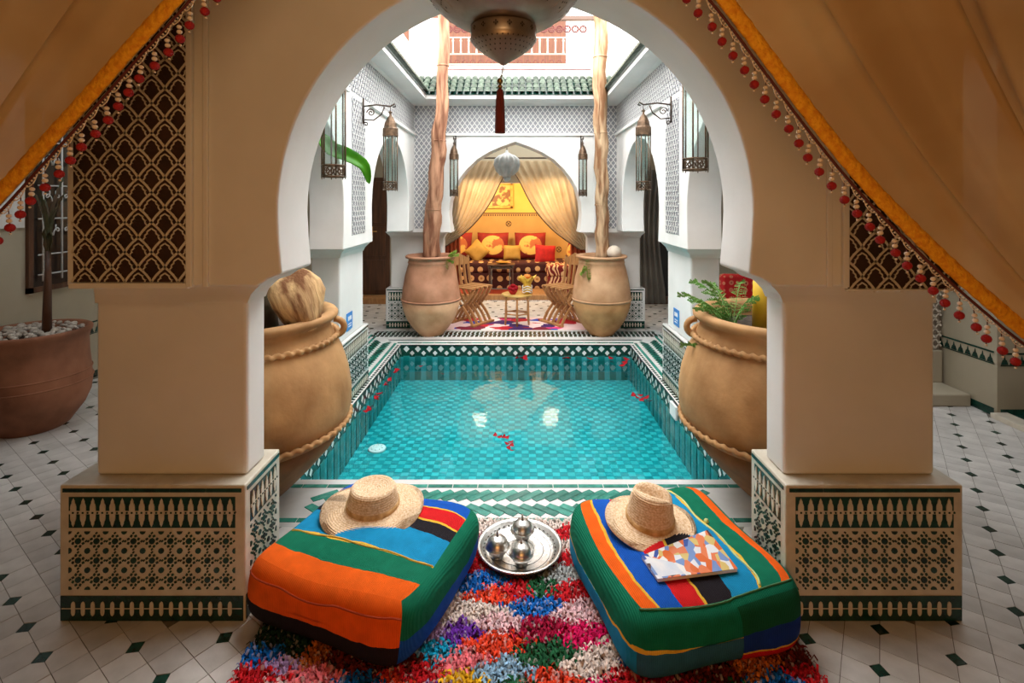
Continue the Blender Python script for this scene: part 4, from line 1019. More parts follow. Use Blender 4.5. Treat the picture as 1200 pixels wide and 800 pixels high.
for a, L_, li in ((2.9, .26, .14), (2.4, .22, .20), (3.5, .24, .10), (1.8, .20, .18), (.9, .18, .20), (4.2, .18, .13), (2.1, .28, .08), (3.2, .15, .22), (5.2, .14, .16)):
    frond(fern, (math.cos(a), math.sin(a)), L_, li, fern_m)
frond(fern, (-.9, -.1), .30, -.10, fern_m, .03)
# ---- the two tall-necked jars on the far coping, with dried trunks
def far_jar(label, x, y, m1, m2):
    o = thing('clay_jar', label, 'jar', (x, y, 0))
    prof = [(.13, .0), (.14, .008), (.145, .02), (.20, .08), (.26, .17), (.305, .28), (.325, .385), (.325, .43), (.315, .52), (.295, .65), (.268, .76), (.255, .805), (.262, .815), (.258, .825), (.252, .85), (.262, .86), (.285, .87), (.290, .885), (.280, .895), (.255, .893), (.235, .87), (.23, .84)]
    wob = lambda r_, z, a: (r_*(1+.008*math.sin(2*a+z*5)), z)
    b = MB(); b.lathe(prof[:7], 56, fn=wob); b.build('lower_body', m2, o)
    b = MB(); b.lathe(prof[6:], 56, fn=wob); b.build('upper_body', m1, o)
    b = MB(); b.tube([(.328*math.cos(2*PI*k/48), .328*math.sin(2*PI*k/48), .405) for k in range(48)], .009, 6, closed=True); b.build('raised_band', m1, o)
    b = MB(); b.lathe([(.23, .85), (.001, .86)], 24); b.build('soil', soil, o); return o
far_jar('pinkish clay jar on the far coping at the left, below the dried trunk', -.955, 5.80, clay_pink, clay_tan)
far_jar('tan clay jar on the far coping at the right, pale stone in its mouth', .975, 5.80, clay_tan, clay)
def trunk(label, pts, rs, mat, extra=None):
    o = thing('dried_trunk', label, 'trunk', pts[0]); p0 = Vector(pts[0])
    b = MB(); P_ = [Vector(p)-p0 for p in pts]; n = 30; out = []; rr = []
    for i in range(n):
        t = i/(n-1)*(len(P_)-1); k = min(int(t), len(P_)-2); f = t-k
        out.append(P_[k].lerp(P_[k+1], f)+Vector((.010*math.sin(i*1.3), .008*math.cos(i*.9), 0))); rr.append((rs[k]*(1-f)+rs[k+1]*f)*(1+.06*math.sin(i*2.1)))
    b.tube(out, rr, 14); b.build('stem', mat, o)
    b = MB()
    for k in range(9):                               # peeling bark strips along the stem
        i0 = random.randint(0, 18); L_ = random.randint(5, 11); a = random.uniform(PI, 2*PI)
        seg = out[i0:i0+L_]; b.tube([p+Vector((math.cos(a)*rr[i0]*.90, math.sin(a)*rr[i0]*.90, 0)) for p in seg], [.006]+[.012]*(len(seg)-2)+[.004], 6)
    b.build('bark_strip', mat, o)
    for (i, h_) in ((8, .012), (17, .012), (24, .010)):
        b = MB(); b.tube([out[i]-Vector((0, 0, .01)), out[i], out[i]+Vector((0, 0, .01))], [rr[i]*1.02, rr[i]*1.12, rr[i]*1.02], 14); b.build('node_ring', mat, o)
    if extra: extra(o)
    return o
def side_stick(o):
    b = MB(); b.tube([(-.05, -.06, 0), (-.055, -.07, .3), (-.045, -.06, .62)], [.03, .025, .008], 8); b.build('side_shoot', trunk_m, o)
trunk('reddish dried palm trunk leaning up to the right from the left far jar', [(-.955, 5.80, .85), (-.91, 5.72, 1.35), (-.85, 5.62, 1.93), (-.785, 5.52, 2.6), (-.76, 5.50, 3.75)], [.090, .082, .078, .064, .056], trunk_m, side_stick)
trunk('pale straight dried palm trunk standing in the right far jar', [(.985, 5.80, .85), (.965, 5.70, 1.4), (.935, 5.58, 2.0), (.905, 5.49, 2.7), (.915, 5.47, 3.8)], [.080, .070, .072, .074, .072], trunk_t)
b = MB(); b.lathe([(.001, 0), (.05, .01), (.08, .05), (.082, .09), (.06, .13), (.02, .15), (.001, .152)], 20, fn=lambda r_, z, a: (r_*(1+.06*math.sin(2*a)), z)); o_ = b.build('pale_stone', pm('ivory_stone', (.62, .55, .45), (.5, .42, .33), 8, .7)); o_.location = (1.10, 5.70, .86); tag(o_, 'rounded pale stone lying in the mouth of the right far jar', 'stone')
sp_ = thing('trailing_sprig', 'small yellow green sprig hanging over the right rim of the left far jar', 'plant', (-.76, 5.66, .875))
for a, L_, li in ((.0, .12, .03), (-.9, .13, -.04), (.7, .12, .06), (-1.4, .14, -.10), (-.5, .10, .06)): frond(sp_, (math.cos(a), math.sin(a)), L_, li, pm('sprig_green', (.22, .32, .04), None) if a == 0 else bpy.data.materials['sprig_green'], .025)
sp2 = thing('trailing_sprig', 'small green sprig hanging at the left of the right far jar', 'plant', (.78, 5.60, .80))
for a, L_, li in ((-1.6, .06, .05), (-2.2, .07, -.06), (2.9, .06, -.10), (-1.2, .05, -.14)): frond(sp2, (math.cos(a), math.sin(a)), L_, li, bpy.data.materials['sprig_green'], .025)
# ---- terracotta tub in the left gallery
tb = thing('terracotta_tub', 'wide reddish terracotta tub filled with pale gravel by the left gallery wall', 'planter', (-3.22, 3.42, 0)); tb.scale = (.9, .9, 1)
prof = [(.20, 0), (.215, .01), (.245, .05), (.30, .12), (.335, .20), (.345, .28), (.335, .38), (.325, .48), (.322, .56), (.33, .60), (.345, .62), (.345, .64), (.33, .65), (.31, .64), (.305, .61)]
b = MB(); b.lathe(prof, 56); b.build('body', clay_red, tb)
b = MB()
for z, r_ in ((.36, .340), (.30, .346)): b.tube([(r_*math.cos(2*PI*k/48), r_*math.sin(2*PI*k/48), z) for k in range(48)], .006, 6, closed=True)
b.build('raised_band', clay_red, tb)
b = MB(); b.lathe([(.31, .60), (.001, .62)], 24); b.build('soil', soil, tb)
gvl = MB()
for i in range(170):
    a = random.uniform(0, 6.28); r_ = .29*math.sqrt(random.random()); s_ = random.uniform(.012, .026)
    gvl.ball((r_*math.cos(a), r_*math.sin(a), .63+random.uniform(0, .01)), s_, 6, sz=.7)
tag(gvl.build('gravel', gravel, tb), kind='stuff')
pn = thing('dracaena', 'thin young dracaena stem with upright leaves growing from the gravel of the terracotta tub', 'plant', (-3.13, 3.42, .62))
b = MB(); b.tube([(0, 0, 0), (.005, 0, .3), (.01, 0, .55)], [.028, .022, .014], 10); b.build('stem', wood_door, pn)
for a, l in ((.2, .5), (1.4, .6), (2.5, .45), (3.6, .55), (5.0, .5)): leaf(pn, [(.01, 0, .45), (.01+.03*math.cos(a), .03*math.sin(a), .45+l*.6), (.01+.10*math.cos(a), .10*math.sin(a), .45+l)], .03, stem_m)
# ================================================================== LANTERNS
glass, nt, pb = new_mat('lantern_glass'); N = nt.nodes; L = nt.links
tr = N.new('ShaderNodeBsdfTransparent'); tr.inputs[0].default_value = (.80, .88, .86, 1); gl = N.new('ShaderNodeBsdfGlossy'); gl.inputs['Roughness'].default_value = .15; mx = N.new('ShaderNodeMixShader'); mx.inputs[0].default_value = .12
L.new(tr.outputs[0], mx.inputs[1]); L.new(gl.outputs[0], mx.inputs[2]); L.new(mx.outputs[0], N['Material Output'].inputs[0])
def lantern(label, loc, rz, tall=.56, arm=.21, r=.052):
    """hanging hexagonal lantern; origin at the lantern axis, bracket runs to +x wall at distance arm"""
    o = thing('wall_lantern', label, 'lantern', loc, rz, None)
    n = 6; zt = tall*.74; pts = [(r*math.cos(2*PI*k/n), r*math.sin(2*PI*k/n)) for k in range(n)]
    b = MB()
    for x, y in pts: b.tube([(x, y, 0), (x, y, zt)], .0045, 6)
    b.build('corner_bar', bronze, o)
    bb = MB(); bb.prism([(x*.97, y*.97) for x, y in pts], .06, zt, 'z'); bb.f = bb.f[2:]; bb.m = bb.m[2:]; bb.sm = bb.sm[2:]; bb.build('glass', glass, o)
    b = MB()
    for z in (.0, .058): 
        b.tube([(x*1.03, y*1.03, z) for x, y in pts], .005, 5, closed=True)
    for k in range(n):                               # fretwork roundels in the base band
        a = 2*PI*(k+.5)/n; c_ = (r*.9*math.cos(a), r*.9*math.sin(a)); tx_, ty_ = -math.sin(a), math.cos(a)
        b.tube([(c_[0]+tx_*.019*math.cos(t), c_[1]+ty_*.019*math.cos(t), .029+.021*math.sin(t)) for t in [2*PI*i/10 for i in range(10)]], .0035, 4, closed=True)
        for q in range(4):
            t0 = PI/4+PI/2*q; b.tube([(c_[0], c_[1], .029), (c_[0]+tx_*.022*math.cos(t0), c_[1]+ty_*.022*math.cos(t0), .029+.024*math.sin(t0))], .003, 4)
        b.tube([(pts[k][0], pts[k][1], 0), (pts[k][0], pts[k][1], -.014)], [.004, .002], 5)
    tag(b.build('fretwork_base', bronze, o), kind='stuff')
    b = MB(); b.lathe([(r*1.15, zt-.012), (r*1.12, zt+.045), (r*.95, zt+.055), (r*.85, zt+.085), (r*.5, zt+.125), (r*.2, zt+.145), (r*.15, zt+.16), (r*.3, zt+.17), (r*.1, zt+.18), (.001, zt+.185)], 12, smooth=False); b.build('cap', bronze, o)
    if arm:
        b = MB(); zt2 = zt+.215; R_ = .0065
        b.tube([(arm, 0, zt2-.13), (arm, 0, zt2+.06)], .007, 6)
        b.tube([(arm, 0, zt2), (arm*.5, 0, zt2+.012), (0, 0, zt2), (-.03, 0, zt2+.018), (-.04, 0, zt2), (-.02, 0, zt2-.006)], R_, 6)
        b.tube([(arm-.012, 0, zt2-.10), (arm*.62, 0, zt2-.105), (arm*.33, 0, zt2-.06), (arm*.22, 0, zt2-.005)], R_*.8, 6)
        b.tube([(arm*.72+(.032-.0028*t)*math.cos(t), 0, zt2-.048+(.032-.0028*t)*math.sin(t)) for t in [k*.55 for k in range(18)]], R_*.7, 5)
        b.tube([(arm*.9+(.018-.002*t)*math.cos(t), 0, zt2-.135+(.018-.002*t)*math.sin(t)) for t in [k*.7 for k in range(11)]], R_*.7, 5)
        b.tube([(0, 0, zt+.18), (0, 0, zt2)], .003, 5)
        b.build('scroll_bracket', iron, o)
    return o
lantern('tall bronze lantern on a scroll bracket left of the pool, second from the camera', PD(457.5, 222, 3.88), PI, arm=.205)
lantern('tall bronze lantern on a scroll bracket right of the pool, second from the camera', PD(754, 222, 3.80), 0, arm=.205)
lantern('bronze lantern nearest the camera on the left, in front of the green banana leaf', PD(391, 207, 2.68), PI, arm=.215, r=.061, tall=.66)
lantern('bronze lantern nearest the camera on the right, cut off by the big arch', PD(815, 199, 2.70), 0, arm=.215, r=.066, tall=.66)
lantern('small bronze lantern on the far wall to the left of the alcove arch', PD(532, 229, 5.72), PI/2, arm=.17, r=.047)
lantern('small bronze lantern on the far wall to the right of the alcove arch', PD(683, 229, 5.72), PI/2, arm=.17, r=.047)
# ---- big pierced lamp under the front arch
bx, by = (590-CX)*1.45/F, 1.45
lamp = thing('pierced_lamp', 'large pierced nickel hanging lamp with a domed bowl at the top of the front arch', 'lamp', (bx, by, 1.885))
Z = lambda y: 1.5+(CY-y)*1.45/F-1.885
R = lambda px: px*1.45/F
bp_ = [(R(38), Z(31)), (R(52), Z(28.5)), (R(66), Z(20)), (R(80), Z(8)), (R(90), Z(-8)), (R(94), Z(-30)), (R(88), Z(-60)), (R(70), Z(-90)), (R(30), Z(-115)), (R(12), Z(-120)), (R(12), Z(-180))]
b = MB(); b.lathe(bp_, 64, fn=lambda r_, z, a: (r_*(1+.006*math.cos(24*a)), z)); b.build('bowl', lampmetal, lamp)
b = MB(); b.lathe([(R(36), Z(31)), (R(38.5), Z(33)), (R(38), Z(44)), (R(39), Z(47)), (R(35), Z(53)), (R(24), Z(62)), (R(10), Z(71)), (R(2), Z(76)), (.0008, Z(77))], 48); b.build('finial_cup', lampmetal, lamp)
def bowl_pt(z):
    for (r0, z0), (r1, z1) in zip(bp_[:-1], bp_[1:]):
        if z0 <= z <= z1: return r0+(r1-r0)*(z-z0)/(z1-z0)
    return R(94)
h = MB()
def hole(r_, a, z, s, tilt=0):
    c = Vector((r_*math.cos(a), r_*math.sin(a), z)); t = Vector((-math.sin(a), math.cos(a), 0)); u = Vector((math.cos(a)*tilt, math.sin(a)*tilt, 1)).normalized(); nrm = t.cross(u)
    c = c+nrm*.0022*(1 if nrm.dot(Vector((math.cos(a), math.sin(a), 0))) > 0 else -1)
    h.add([c-t*s*.7, c-u*s, c+t*s*.7, c+u*s], [(0, 1, 2, 3)])
for k in range(16):
    a = 2*PI*k/16
    for (px_y, s) in ((14, .006), (9, .005), (4, .006), (-3, .005)):
        z = Z(px_y)
        for da, dz in ((-.05, 0), (.05, .004), (0, .010), (0, -.010)): hole(bowl_pt(z+dz), a+da, z+dz, s*.75, 1.0)
    for dz in (-.004, .004): hole(R(38.2), a+PI/16, Z(39)+dz, .0045)
    for da in (-.05, .05): hole(R(38.2), a+PI/16+da, Z(39), .0035)
for ring, (y_, rr_, n_) in enumerate(((51, 37, 40), (55, 32.5, 36), (59, 28, 30), (63, 22.5, 24))):
    for k in range(n_): hole(R(rr_), 2*PI*(k+.5*(ring % 2))/n_, Z(y_), .0032, .9)
tag(h.build('piercing', lamphole, lamp), kind='stuff')
b = MB()
for k in range(24): a = 2*PI*k/24; b.tube([(R(40)*math.cos(a), R(40)*math.sin(a), Z(30)), (bowl_pt(Z(20))*1.005*math.cos(a), bowl_pt(Z(20))*1.005*math.sin(a), Z(20)), (bowl_pt(Z(5))*1.005*math.cos(a), bowl_pt(Z(5))*1.005*math.sin(a), Z(5))], .0014, 4)
tag(b.build('rib', lampmetal, lamp), kind='stuff')
b = MB(); ch = (586-590)*1.45/F
for i in range(6): b.tube([(.003*math.cos(t)*(1 if i % 2 else .2)+ch*i/6, .003*math.cos(t)*(.2 if i % 2 else 1), Z(79+2.6*i)+.006*math.sin(t)) for t in [2*PI*k/8 for k in range(8)]], .0012, 4, closed=True)
b.build('chain', silver, lamp)
b = MB(); b.ball((ch, 0, Z(95)), .009, 10); b.lathe([(.004, Z(104)), (.008, Z(102)), (.005, Z(99))], 10, (ch, 0, 0)); b.build('tassel_bead', pm('brass_bead', (.3, .2, .08), None, rough=.3, metal=1), lamp)
b = MB(); b.lathe([(.0145, Z(156)), (.0150, Z(150)), (.0125, Z(118)), (.009, Z(106)), (.004, Z(103))], 24, (ch, 0, 0), fn=lambda r_, z, a: (r_*(1+.10*math.sin(12*a)), z)); b.build('tassel', tassel_m, lamp)
# ---- small chandelier of the inner gallery
cl = thing('ribbed_lantern', 'small silvery ribbed globe lantern hanging inside the alcove arch', 'lamp', PD(594, 208, 6.9))
g_ = pm('ribbed_glass', (.50, .54, .56), (.34, .38, .40), 12, .35, 0)
b = MB(); b.lathe([(.02, -.02), (.06, .02), (.09, .03), (.14, .09), (.165, .17), (.155, .25), (.10, .30), (.05, .32), (.02, .34), (.012, .37)], 96, fn=lambda r_, z, a: (r_*(1+.09*math.cos(12*a)), z)); b.build('globe', g_, cl)
b = MB(); b.tube([(0, 0, .36), (0, 0, .98)], .006, 6); b.build('rod', iron, cl); b = MB(); b.lathe([(.001, -.06), (.03, -.05), (.05, -.02), (.05, .0)], 20); b.build('bottom_cup', g_, cl)
# ---- blue depth signs
for sx, lab in ((-1, 'small blue enamel sign with white lettering on the left arcade pier'), (1, 'small blue enamel sign with white lettering on the right arcade pier')):
    s = thing('blue_sign', lab, 'sign', (sx*1.253, 3.86 if sx < 0 else 3.98, .60))
    b = MB(); b.box(-.004, .0, -.065, .065, -.065, .065) if sx > 0 else b.box(.0, .004, -.065, .065, -.065, .065); b.build('plate', blue_m, s)
    b = MB()
    for (y, z, wy, hz) in ((-.025, .022, .012, .03), (.0, .022, .008, .03), (.025, .022, .012, .03), (-.02, -.02, .02, .007), (.02, -.02, .014, .007), (0, -.038, .034, .006)): 
        x0_, x1_ = (-.0055, -.004) if sx > 0 else (.004, .0055); b.box(x0_, x1_, y-wy, y+wy, z-hz/2, z+hz/2)
    tag(b.build('lettering', white_p, s), kind='stuff')
# ================================================================== FRONT CURTAINS
def smooth_path(pts, n):
    P_ = [Vector(p) for p in pts]; out = []
    for i in range(n):
        t = i/(n-1)*(len(P_)-1); k = min(int(t), len(P_)-2); f = t-k
        p0 = P_[max(k-1, 0)]; p1_ = P_[k]; p2_ = P_[k+1]; p3 = P_[min(k+2, len(P_)-1)]
        out.append(.5*((2*p1_)+(-p0+p2_)*f+(2*p0-5*p1_+4*p2_-p3)*f*f+(-p0+3*p1_-3*p2_+p3)*f**3))
    return out
def front_curtain(label, pix, d, sx):
    o = thing('draped_curtain', label, 'curtain', (0, 0, 0))
    edge = smooth_path([PD(x, y, d) for x, y in pix], 90); n = len(edge)
    b = MB()
    def fn(u, v):
        k = v*(n-1); i = min(int(k), n-2); p = edge[i].lerp(edge[i+1], k-i)
        Wd = 1.5*(1-v)**.8+.10
        off = Vector((sx*.80, 0, .60))*Wd*u
        fold = .060*math.sin(2*PI*(4.2*u**.8)+.6)*min(1, u*6)*(.5+.5*(1-v))+.018*math.sin(2*PI*11*u+2*v)*min(1, u*6)
        q = p+off; q.y += fold-.15*u; q.z = min(q.z, 2.78)
        return q
    b.grid(fn, 110, 60); c = b.build('sheer_panel', sheer, o); c.modifiers.new('solid', 'SOLIDIFY').thickness = .001
    b = MB(); tr_pts = [p+Vector((sx*.010, -.012, .008)) for p in edge]
    vs = []; K = 10; T_ = []
    for i, p in enumerate(tr_pts):
        t = (tr_pts[min(i+1, n-1)]-tr_pts[max(i-1, 0)]).normalized(); u_ = t.cross(Vector((0, 1, 0))).normalized()
        for k in range(K):
            a = 2*PI*k/K; vs.append(p+u_*math.cos(a)*.020*(1+.06*math.sin(i*2.6))+Vector((0, 1, 0))*math.sin(a)*.008)
    b.add(vs, [(i*K+k, i*K+(k+1) % K, (i+1)*K+(k+1) % K, (i+1)*K+k) for i in range(n-1) for k in range(K)], 0, None, True)
    b.build('yellow_trim', trim_y, o)
    b = MB(); b.tube([p+Vector((-sx*.009, -.004, -.010)) for p in edge], .0036, 6); b.build('red_braid', trim_r, o)
    # zigzag net and hanging bead drops
    L_ = [0]
    for i in range(1, n): L_.append(L_[-1]+(edge[i]-edge[i-1]).length)
    def at(s):
        for i in range(1, n):
            if L_[i] >= s: return edge[i-1].lerp(edge[i], (s-L_[i-1])/(L_[i]-L_[i-1]))
        return edge[-1]
    netb = MB(); pitch = .046; s = .03; proto = None; k = 0
    while s < L_[-1]-.03:
        p = at(s)+Vector((-sx*.012, -.004, -.014)); q = at(min(s+pitch, L_[-1]))+Vector((-sx*.012, -.004, -.014)); mid = p.lerp(q, .5)+Vector((-sx*.004, 0, -.008))
        netb.tube([p, p.lerp(mid, .5)+Vector((0, 0, -.003)), mid, mid.lerp(q, .5)+Vector((0, 0, -.003)), q], .0014, 5)
        for kk in range(5): netb.ball(p.lerp(q, kk/5)+Vector((0, -.002, -.004)), .0026, 5)
        if proto is None:
            proto = thing('bead_drop', None, None); proto.parent = o
            b = MB(); b.tube([(0, 0, .004), (0, 0, -.062)], .0012, 5); b.build('thread', trim_r, proto)
            for zb, rb in ((-.014, .0062), (-.0265, .0068), (-.060, .0032)): b = MB(); b.ball((0, 0, 0), rb, 12, sz=.85); b.build('pearl_bead', pearl, proto, shift=(0, 0, 0)).location = (0, 0, zb)
            b = MB(); b.ball((0, 0, -.044), .0115, 12, sz=.95); b.build('red_bead', redbead, proto)
            proto.location = mid
        else:
            c = proto.copy(); COL.objects.link(c); c.parent = o; c.location = mid; c.rotation_euler = (random.uniform(-.08, .08), random.uniform(-.12, .12), 0)
            for chd in list(proto.children): link_copy(chd, c, chd.location)
        s += pitch; k += 1
    tag(netb.build('bead_net', pearl, o), kind='stuff')
    return o
front_curtain('gold sheer curtain swept to the left across the upper left corner, edged with beads', [(420, -250), (320, -120), (217, 0), (160, 63), (103, 128), (50, 186), (0, 241), (-70, 310), (-150, 370), (-200, 400)], 1.30, -1)
front_curtain('gold sheer curtain swept to the right across the upper right corner, edged with beads', [(640, -250), (745, -110), (838, 0), (893, 72), (950, 148), (1005, 215), (1056, 268), (1108, 318), (1158, 362), (1205, 400), (1290, 460), (1380, 500)], 1.30, 1)
# ================================================================== THE ALCOVE AND THE FAR GALLERY
m = MB(); AY0, AY1 = YG, 9.0
m.box(-1.7, -1.6, AY0+.15, AY1, 0, 2.0); m.box(1.6, 1.7, AY0+.15, AY1, 0, 2.0); m.box(-1.7, 1.7, AY1, AY1+.1, 0, 2.0); m.box(-1.7, 1.7, AY0+.15, AY1+.1, 2.0, 2.1)
m.box(-1.7, 1.7, AY0+.0, AY1, 1.78, 1.80) if False else None
alc = tag(m.build('wall_alcove', alc_wall), kind='structure')
b = MB(); b.box(-1.22, 1.22, YG-.01, AY1, 0, .085); fl = tag(b.build('floor_alcove', wood_light, bevel=.006), kind='structure')
b = MB(); b.box(-1.1, .0, 7.85, 8.35, .087, .093); tag(b.build('small_carpet', red_carpet), 'orange red carpet on the alcove floor before the dark table', 'carpet')
# ochre hanging on the back wall with dotted hem and round embroideries
hg = thing('wall_hanging', 'ochre embroidered hanging with a dotted upper border behind the back sofa', 'hanging', (0, AY1-.01, 0))
b = MB(); b.box(-1.58, 1.58, -.012, 0, .3, 1.31); b.build('cloth', alc_low, hg)
b = MB(); b.box(-1.58, 1.58, -.016, -.010, 1.285, 1.30)
for i in range(78): b.box(-1.56+.04*i, -1.56+.04*i+.018, -.016, -.010, 1.245, 1.275)
tag(b.build('dotted_border', motif, hg), kind='stuff')
for (px, py) in ((596, 262), (566, 277), (627, 277), (540, 292), (655, 292)):
    x, y, z = PD(px, py, AY1-.02); b = MB()
    b.tube([(x+.045*math.cos(t), -.014, z+.045*math.sin(t)) for t in [2*PI*k/16 for k in range(16)]], .006, 5, closed=True)
    for q in range(4): a = PI/4+q*PI/2; b.tube([(x-.045*math.cos(a), -.014, z-.045*math.sin(a)), (x+.045*math.cos(a), -.014, z+.045*math.sin(a))], .005, 4)
    b.build('round_embroidery', motif, hg)
# gold picture
x0, _, z1 = PD(566, 214, AY1); x1, _, z0 = PD(601, 244, AY1)
pc = thing('framed_picture', 'gold framed relief picture high on the ochre alcove wall', 'picture', ((x0+x1)/2, AY1-.02, (z0+z1)/2)); hw, hh_ = (x1-x0)/2, (z1-z0)/2
b = MB()
for (a, c_, e_, f_) in ((-hw, hw, -hh_, -hh_+.045), (-hw, hw, hh_-.045, hh_), (-hw, -hw+.045, -hh_, hh_), (hw-.045, hw, -hh_, hh_)): b.box(a, c_, -.03, .0, e_, f_)
b.build('frame', gold_m, pc, bevel=.006)
b = MB(); b.box(-hw+.045, hw-.045, -.012, 0, -hh_+.045, hh_-.045); b.build('panel', pm('gilded_scene', (.75, .48, .12), (.24, .10, .02), 9, .5, contrast=(.48, .54)), pc)
# curtain rod, sheer curtains, rust drapes
b = MB(); b.tube([(-1.05, YG-.10, 2.15), (1.05, YG-.10, 2.15)], .012, 8); tag(b.build('curtain_rod', iron, shift=(0, YG-.1, 2.15)), 'dark thin rod carrying the ivory curtains in front of the alcove', 'rod')
def tie_curtain(label, sx):
    o = thing('tied_curtain', label, 'curtain', (0, 0, 0)); D = YG-.12
    inner = smooth_path([PD(x if sx < 0 else 2*598-x, y, D) for x, y in ((604, 188), (597, 198), (588, 211), (577, 233), (566, 250), (551, 267), (535, 280), (517, 292))], 40)
    outer = smooth_path([PD(x if sx < 0 else 2*604-x, y, D) for x, y in ((527, 188), (524, 200), (521, 220), (519, 240), (517, 258), (515, 272), (513, 284), (511, 294))], 40)
    b = MB()
    def fn(u, v):
        k = v*39; i = min(int(k), 38); p = inner[i].lerp(inner[i+1], k-i); q = outer[i].lerp(outer[i+1], k-i); r_ = p.lerp(q, u)
        r_.y += .028*math.sin(2*PI*9*u+v)*(.4+.6*(1-v))-.02*sx; return r_
    b.grid(fn, 90, 36); c = b.build('sheer_panel', sheer_w, o); c.modifiers.new('solid', 'SOLIDIFY').thickness = .001
    b = MB(); b.tube([p+Vector((0, -.01-.02*sx, 0)) for p in inner], .009, 6); b.build('dark_edging', motif, o)
    e = outer[-1]
    b = MB(); b.grid(lambda u, v: Vector((e.x+sx*.0+.10*(u-.5)+.03*math.sin(v*3), e.y+.02*math.sin(2*PI*4*u), e.z+.01-.7*v)), 20, 10); b.build('gathered_tail', sheer_w, o)
    b = MB(); b.tube([(e.x+.06*math.cos(t), e.y+.035*math.sin(t), e.z) for t in [2*PI*k/12 for k in range(12)]], .014, 6, closed=True); b.build('tie_band', motif, o)
tie_curtain('ivory sheer curtain tied back to the left of the alcove', -1); tie_curtain('ivory sheer curtain tied back to the right of the alcove', 1)
for sx, lab in ((-1, 'rust red drape at the left edge of the alcove opening'), (1, 'rust red drape at the right edge of the alcove opening')):
    b = MB(); b.grid(lambda u, v: (sx*(1.13-.30*u*1.0), YG-.04+.03*math.sin(2*PI*5*u), 2.10-1.9*v), 40, 4); o = b.build('rust_drape', drape_m); o.modifiers.new('solid', 'SOLIDIFY').thickness = .003; tag(o, lab, 'drape')
# sofas
def dots_mat(name, base, c1, c2, sc_):
    m, nt, pb = new_mat(name); N = nt.nodes; L = nt.links; tc = N.new('ShaderNodeTexCoord')
    vo = N.new('ShaderNodeTexVoronoi'); vo.inputs['Scale'].default_value = sc_; vo.inputs['Randomness'].default_value = .15; L.new(tc.outputs['Object'], vo.inputs[0])
    r = N.new('ShaderNodeValToRGB'); r.color_ramp.interpolation = 'CONSTANT'; e = r.color_ramp.elements; e[0].color = srgb(*c2); e[1].position = .14; e[1].color = srgb(*c1); k = e.new(.20); k.color = srgb(*c2); k = e.new(.36); k.color = srgb(*base)
    L.new(vo.outputs['Distance'], r.inputs[0]); L.new(r.outputs[0], pb.inputs['Base Color']); pb.inputs['Roughness'].default_value = .85; return m
def waves_mat():
    m, nt, pb = new_mat('wavy_red_cloth'); N = nt.nodes; L = nt.links; tc = N.new('ShaderNodeTexCoord')
    wv = N.new('ShaderNodeTexWave'); wv.inputs['Scale'].default_value = 4.5; wv.inputs['Distortion'].default_value = 6; wv.inputs['Detail'].default_value = 0; wv.inputs['Detail Scale'].default_value = 2; L.new(tc.outputs['Object'], wv.inputs[0])
    r = N.new('ShaderNodeValToRGB'); r.color_ramp.interpolation = 'CONSTANT'; e = r.color_ramp.elements; e[0].color = srgb(120, 20, 16); e[1].position = .6; e[1].color = srgb(232, 190, 140)
    L.new(wv.outputs[0], r.inputs[0]); L.new(r.outputs[0], pb.inputs['Base Color']); pb.inputs['Roughness'].default_value = .85; return m
dots = dots_mat('roundel_cloth', (64, 18, 14), (176, 120, 60), (216, 176, 120), 6.5)
def sofa(label, x0, x1, y0, y1, mat_, mat2):
    o = thing('low_sofa', label, 'sofa', ((x0+x1)/2, (y0+y1)/2, .085)); a, c = (x1-x0)/2, (y1-y0)/2
    b = MB(); b.box(-a, a, -c, c, 0, .26); b.build('base', mat_, o, bevel=.02, seg=3)
    b = MB(); b.box(-a-.01, a+.01, -c-.01, c, .262, .43); b.build('seat_mattress', mat2, o, bevel=.045, seg=4); return o
sofa('low sofa in dark cloth with pale roundels along the back of the alcove', -1.58, 1.05, 8.30, 8.96, dots, dots)
sofa('low sofa under wavy red and cream cloth along the right of the alcove', .50, 1.20, 7.86, 8.28, waves_mat(), bpy.data.materials['wavy_red_cloth'])
def pillow(name, label, cat, w_, h_, t_, loc, rot, mat_, disc=None, group=None):
    o = thing(name, label, cat, loc, 0, group); o.rotation_euler = rot; b = MB()
    for s in (-1, 1):
        def fn(u, v):
            x, y = 2*u-1, 2*v-1; k = (max(0, 1-x**4)*max(0, 1-y**4))**.55
            pin = 1-.10*(1-abs(x)**.5*0)*(1-k)*0
            return (x*w_/2*(1-.07*(1-y*y)*0-.06*(1-abs(y))*abs(x)), s*t_/2*k, y*h_/2*(1-.06*(1-abs(x))*abs(y)))
        b.grid(fn, 17, 17)
    b.build('cover', mat_, o)
    if disc:
        b = MB()
        def fn(u, v):
            a = 2*PI*u; r_ = v*.36; x, y = r_*2*math.cos(a), r_*2*math.sin(a); k = (max(0, 1-x**4)*max(0, 1-y**4))**.55
            return (x*w_/2, -t_/2*k-.004, y*h_/2)
        b.grid(fn, 24, 6, closed_u=True); b.build('round_applique', disc, o)
    return o
red_c = pm('crimson_velvet', (.30, .018, .012), (.20, .01, .008), 8, .8); yel_c = pm('mustard_velvet', (.55, .33, .07), (.42, .24, .04), 8, .8)
dsc = pm('gold_medallion', (.72, .45, .10), (.45, .12, .03), 7, .7, contrast=(.5, .56))
for px, lab in ((534, 'crimson cushion with a gold medallion at the left end of the back sofa'), (577, 'crimson cushion with gold medallion on the back sofa, left of the square mustard one'), (621, 'crimson cushion with gold medallion on the back sofa, right of the square mustard one')):
    x, y, z = PD(px+.5, 292, 8.75); pillow('medallion_cushion', lab, 'cushion', .54, .46, .18, (x, 8.80, .74), (-.22, 0, 0), red_c, dsc, 'medallion cushions on the back sofa')
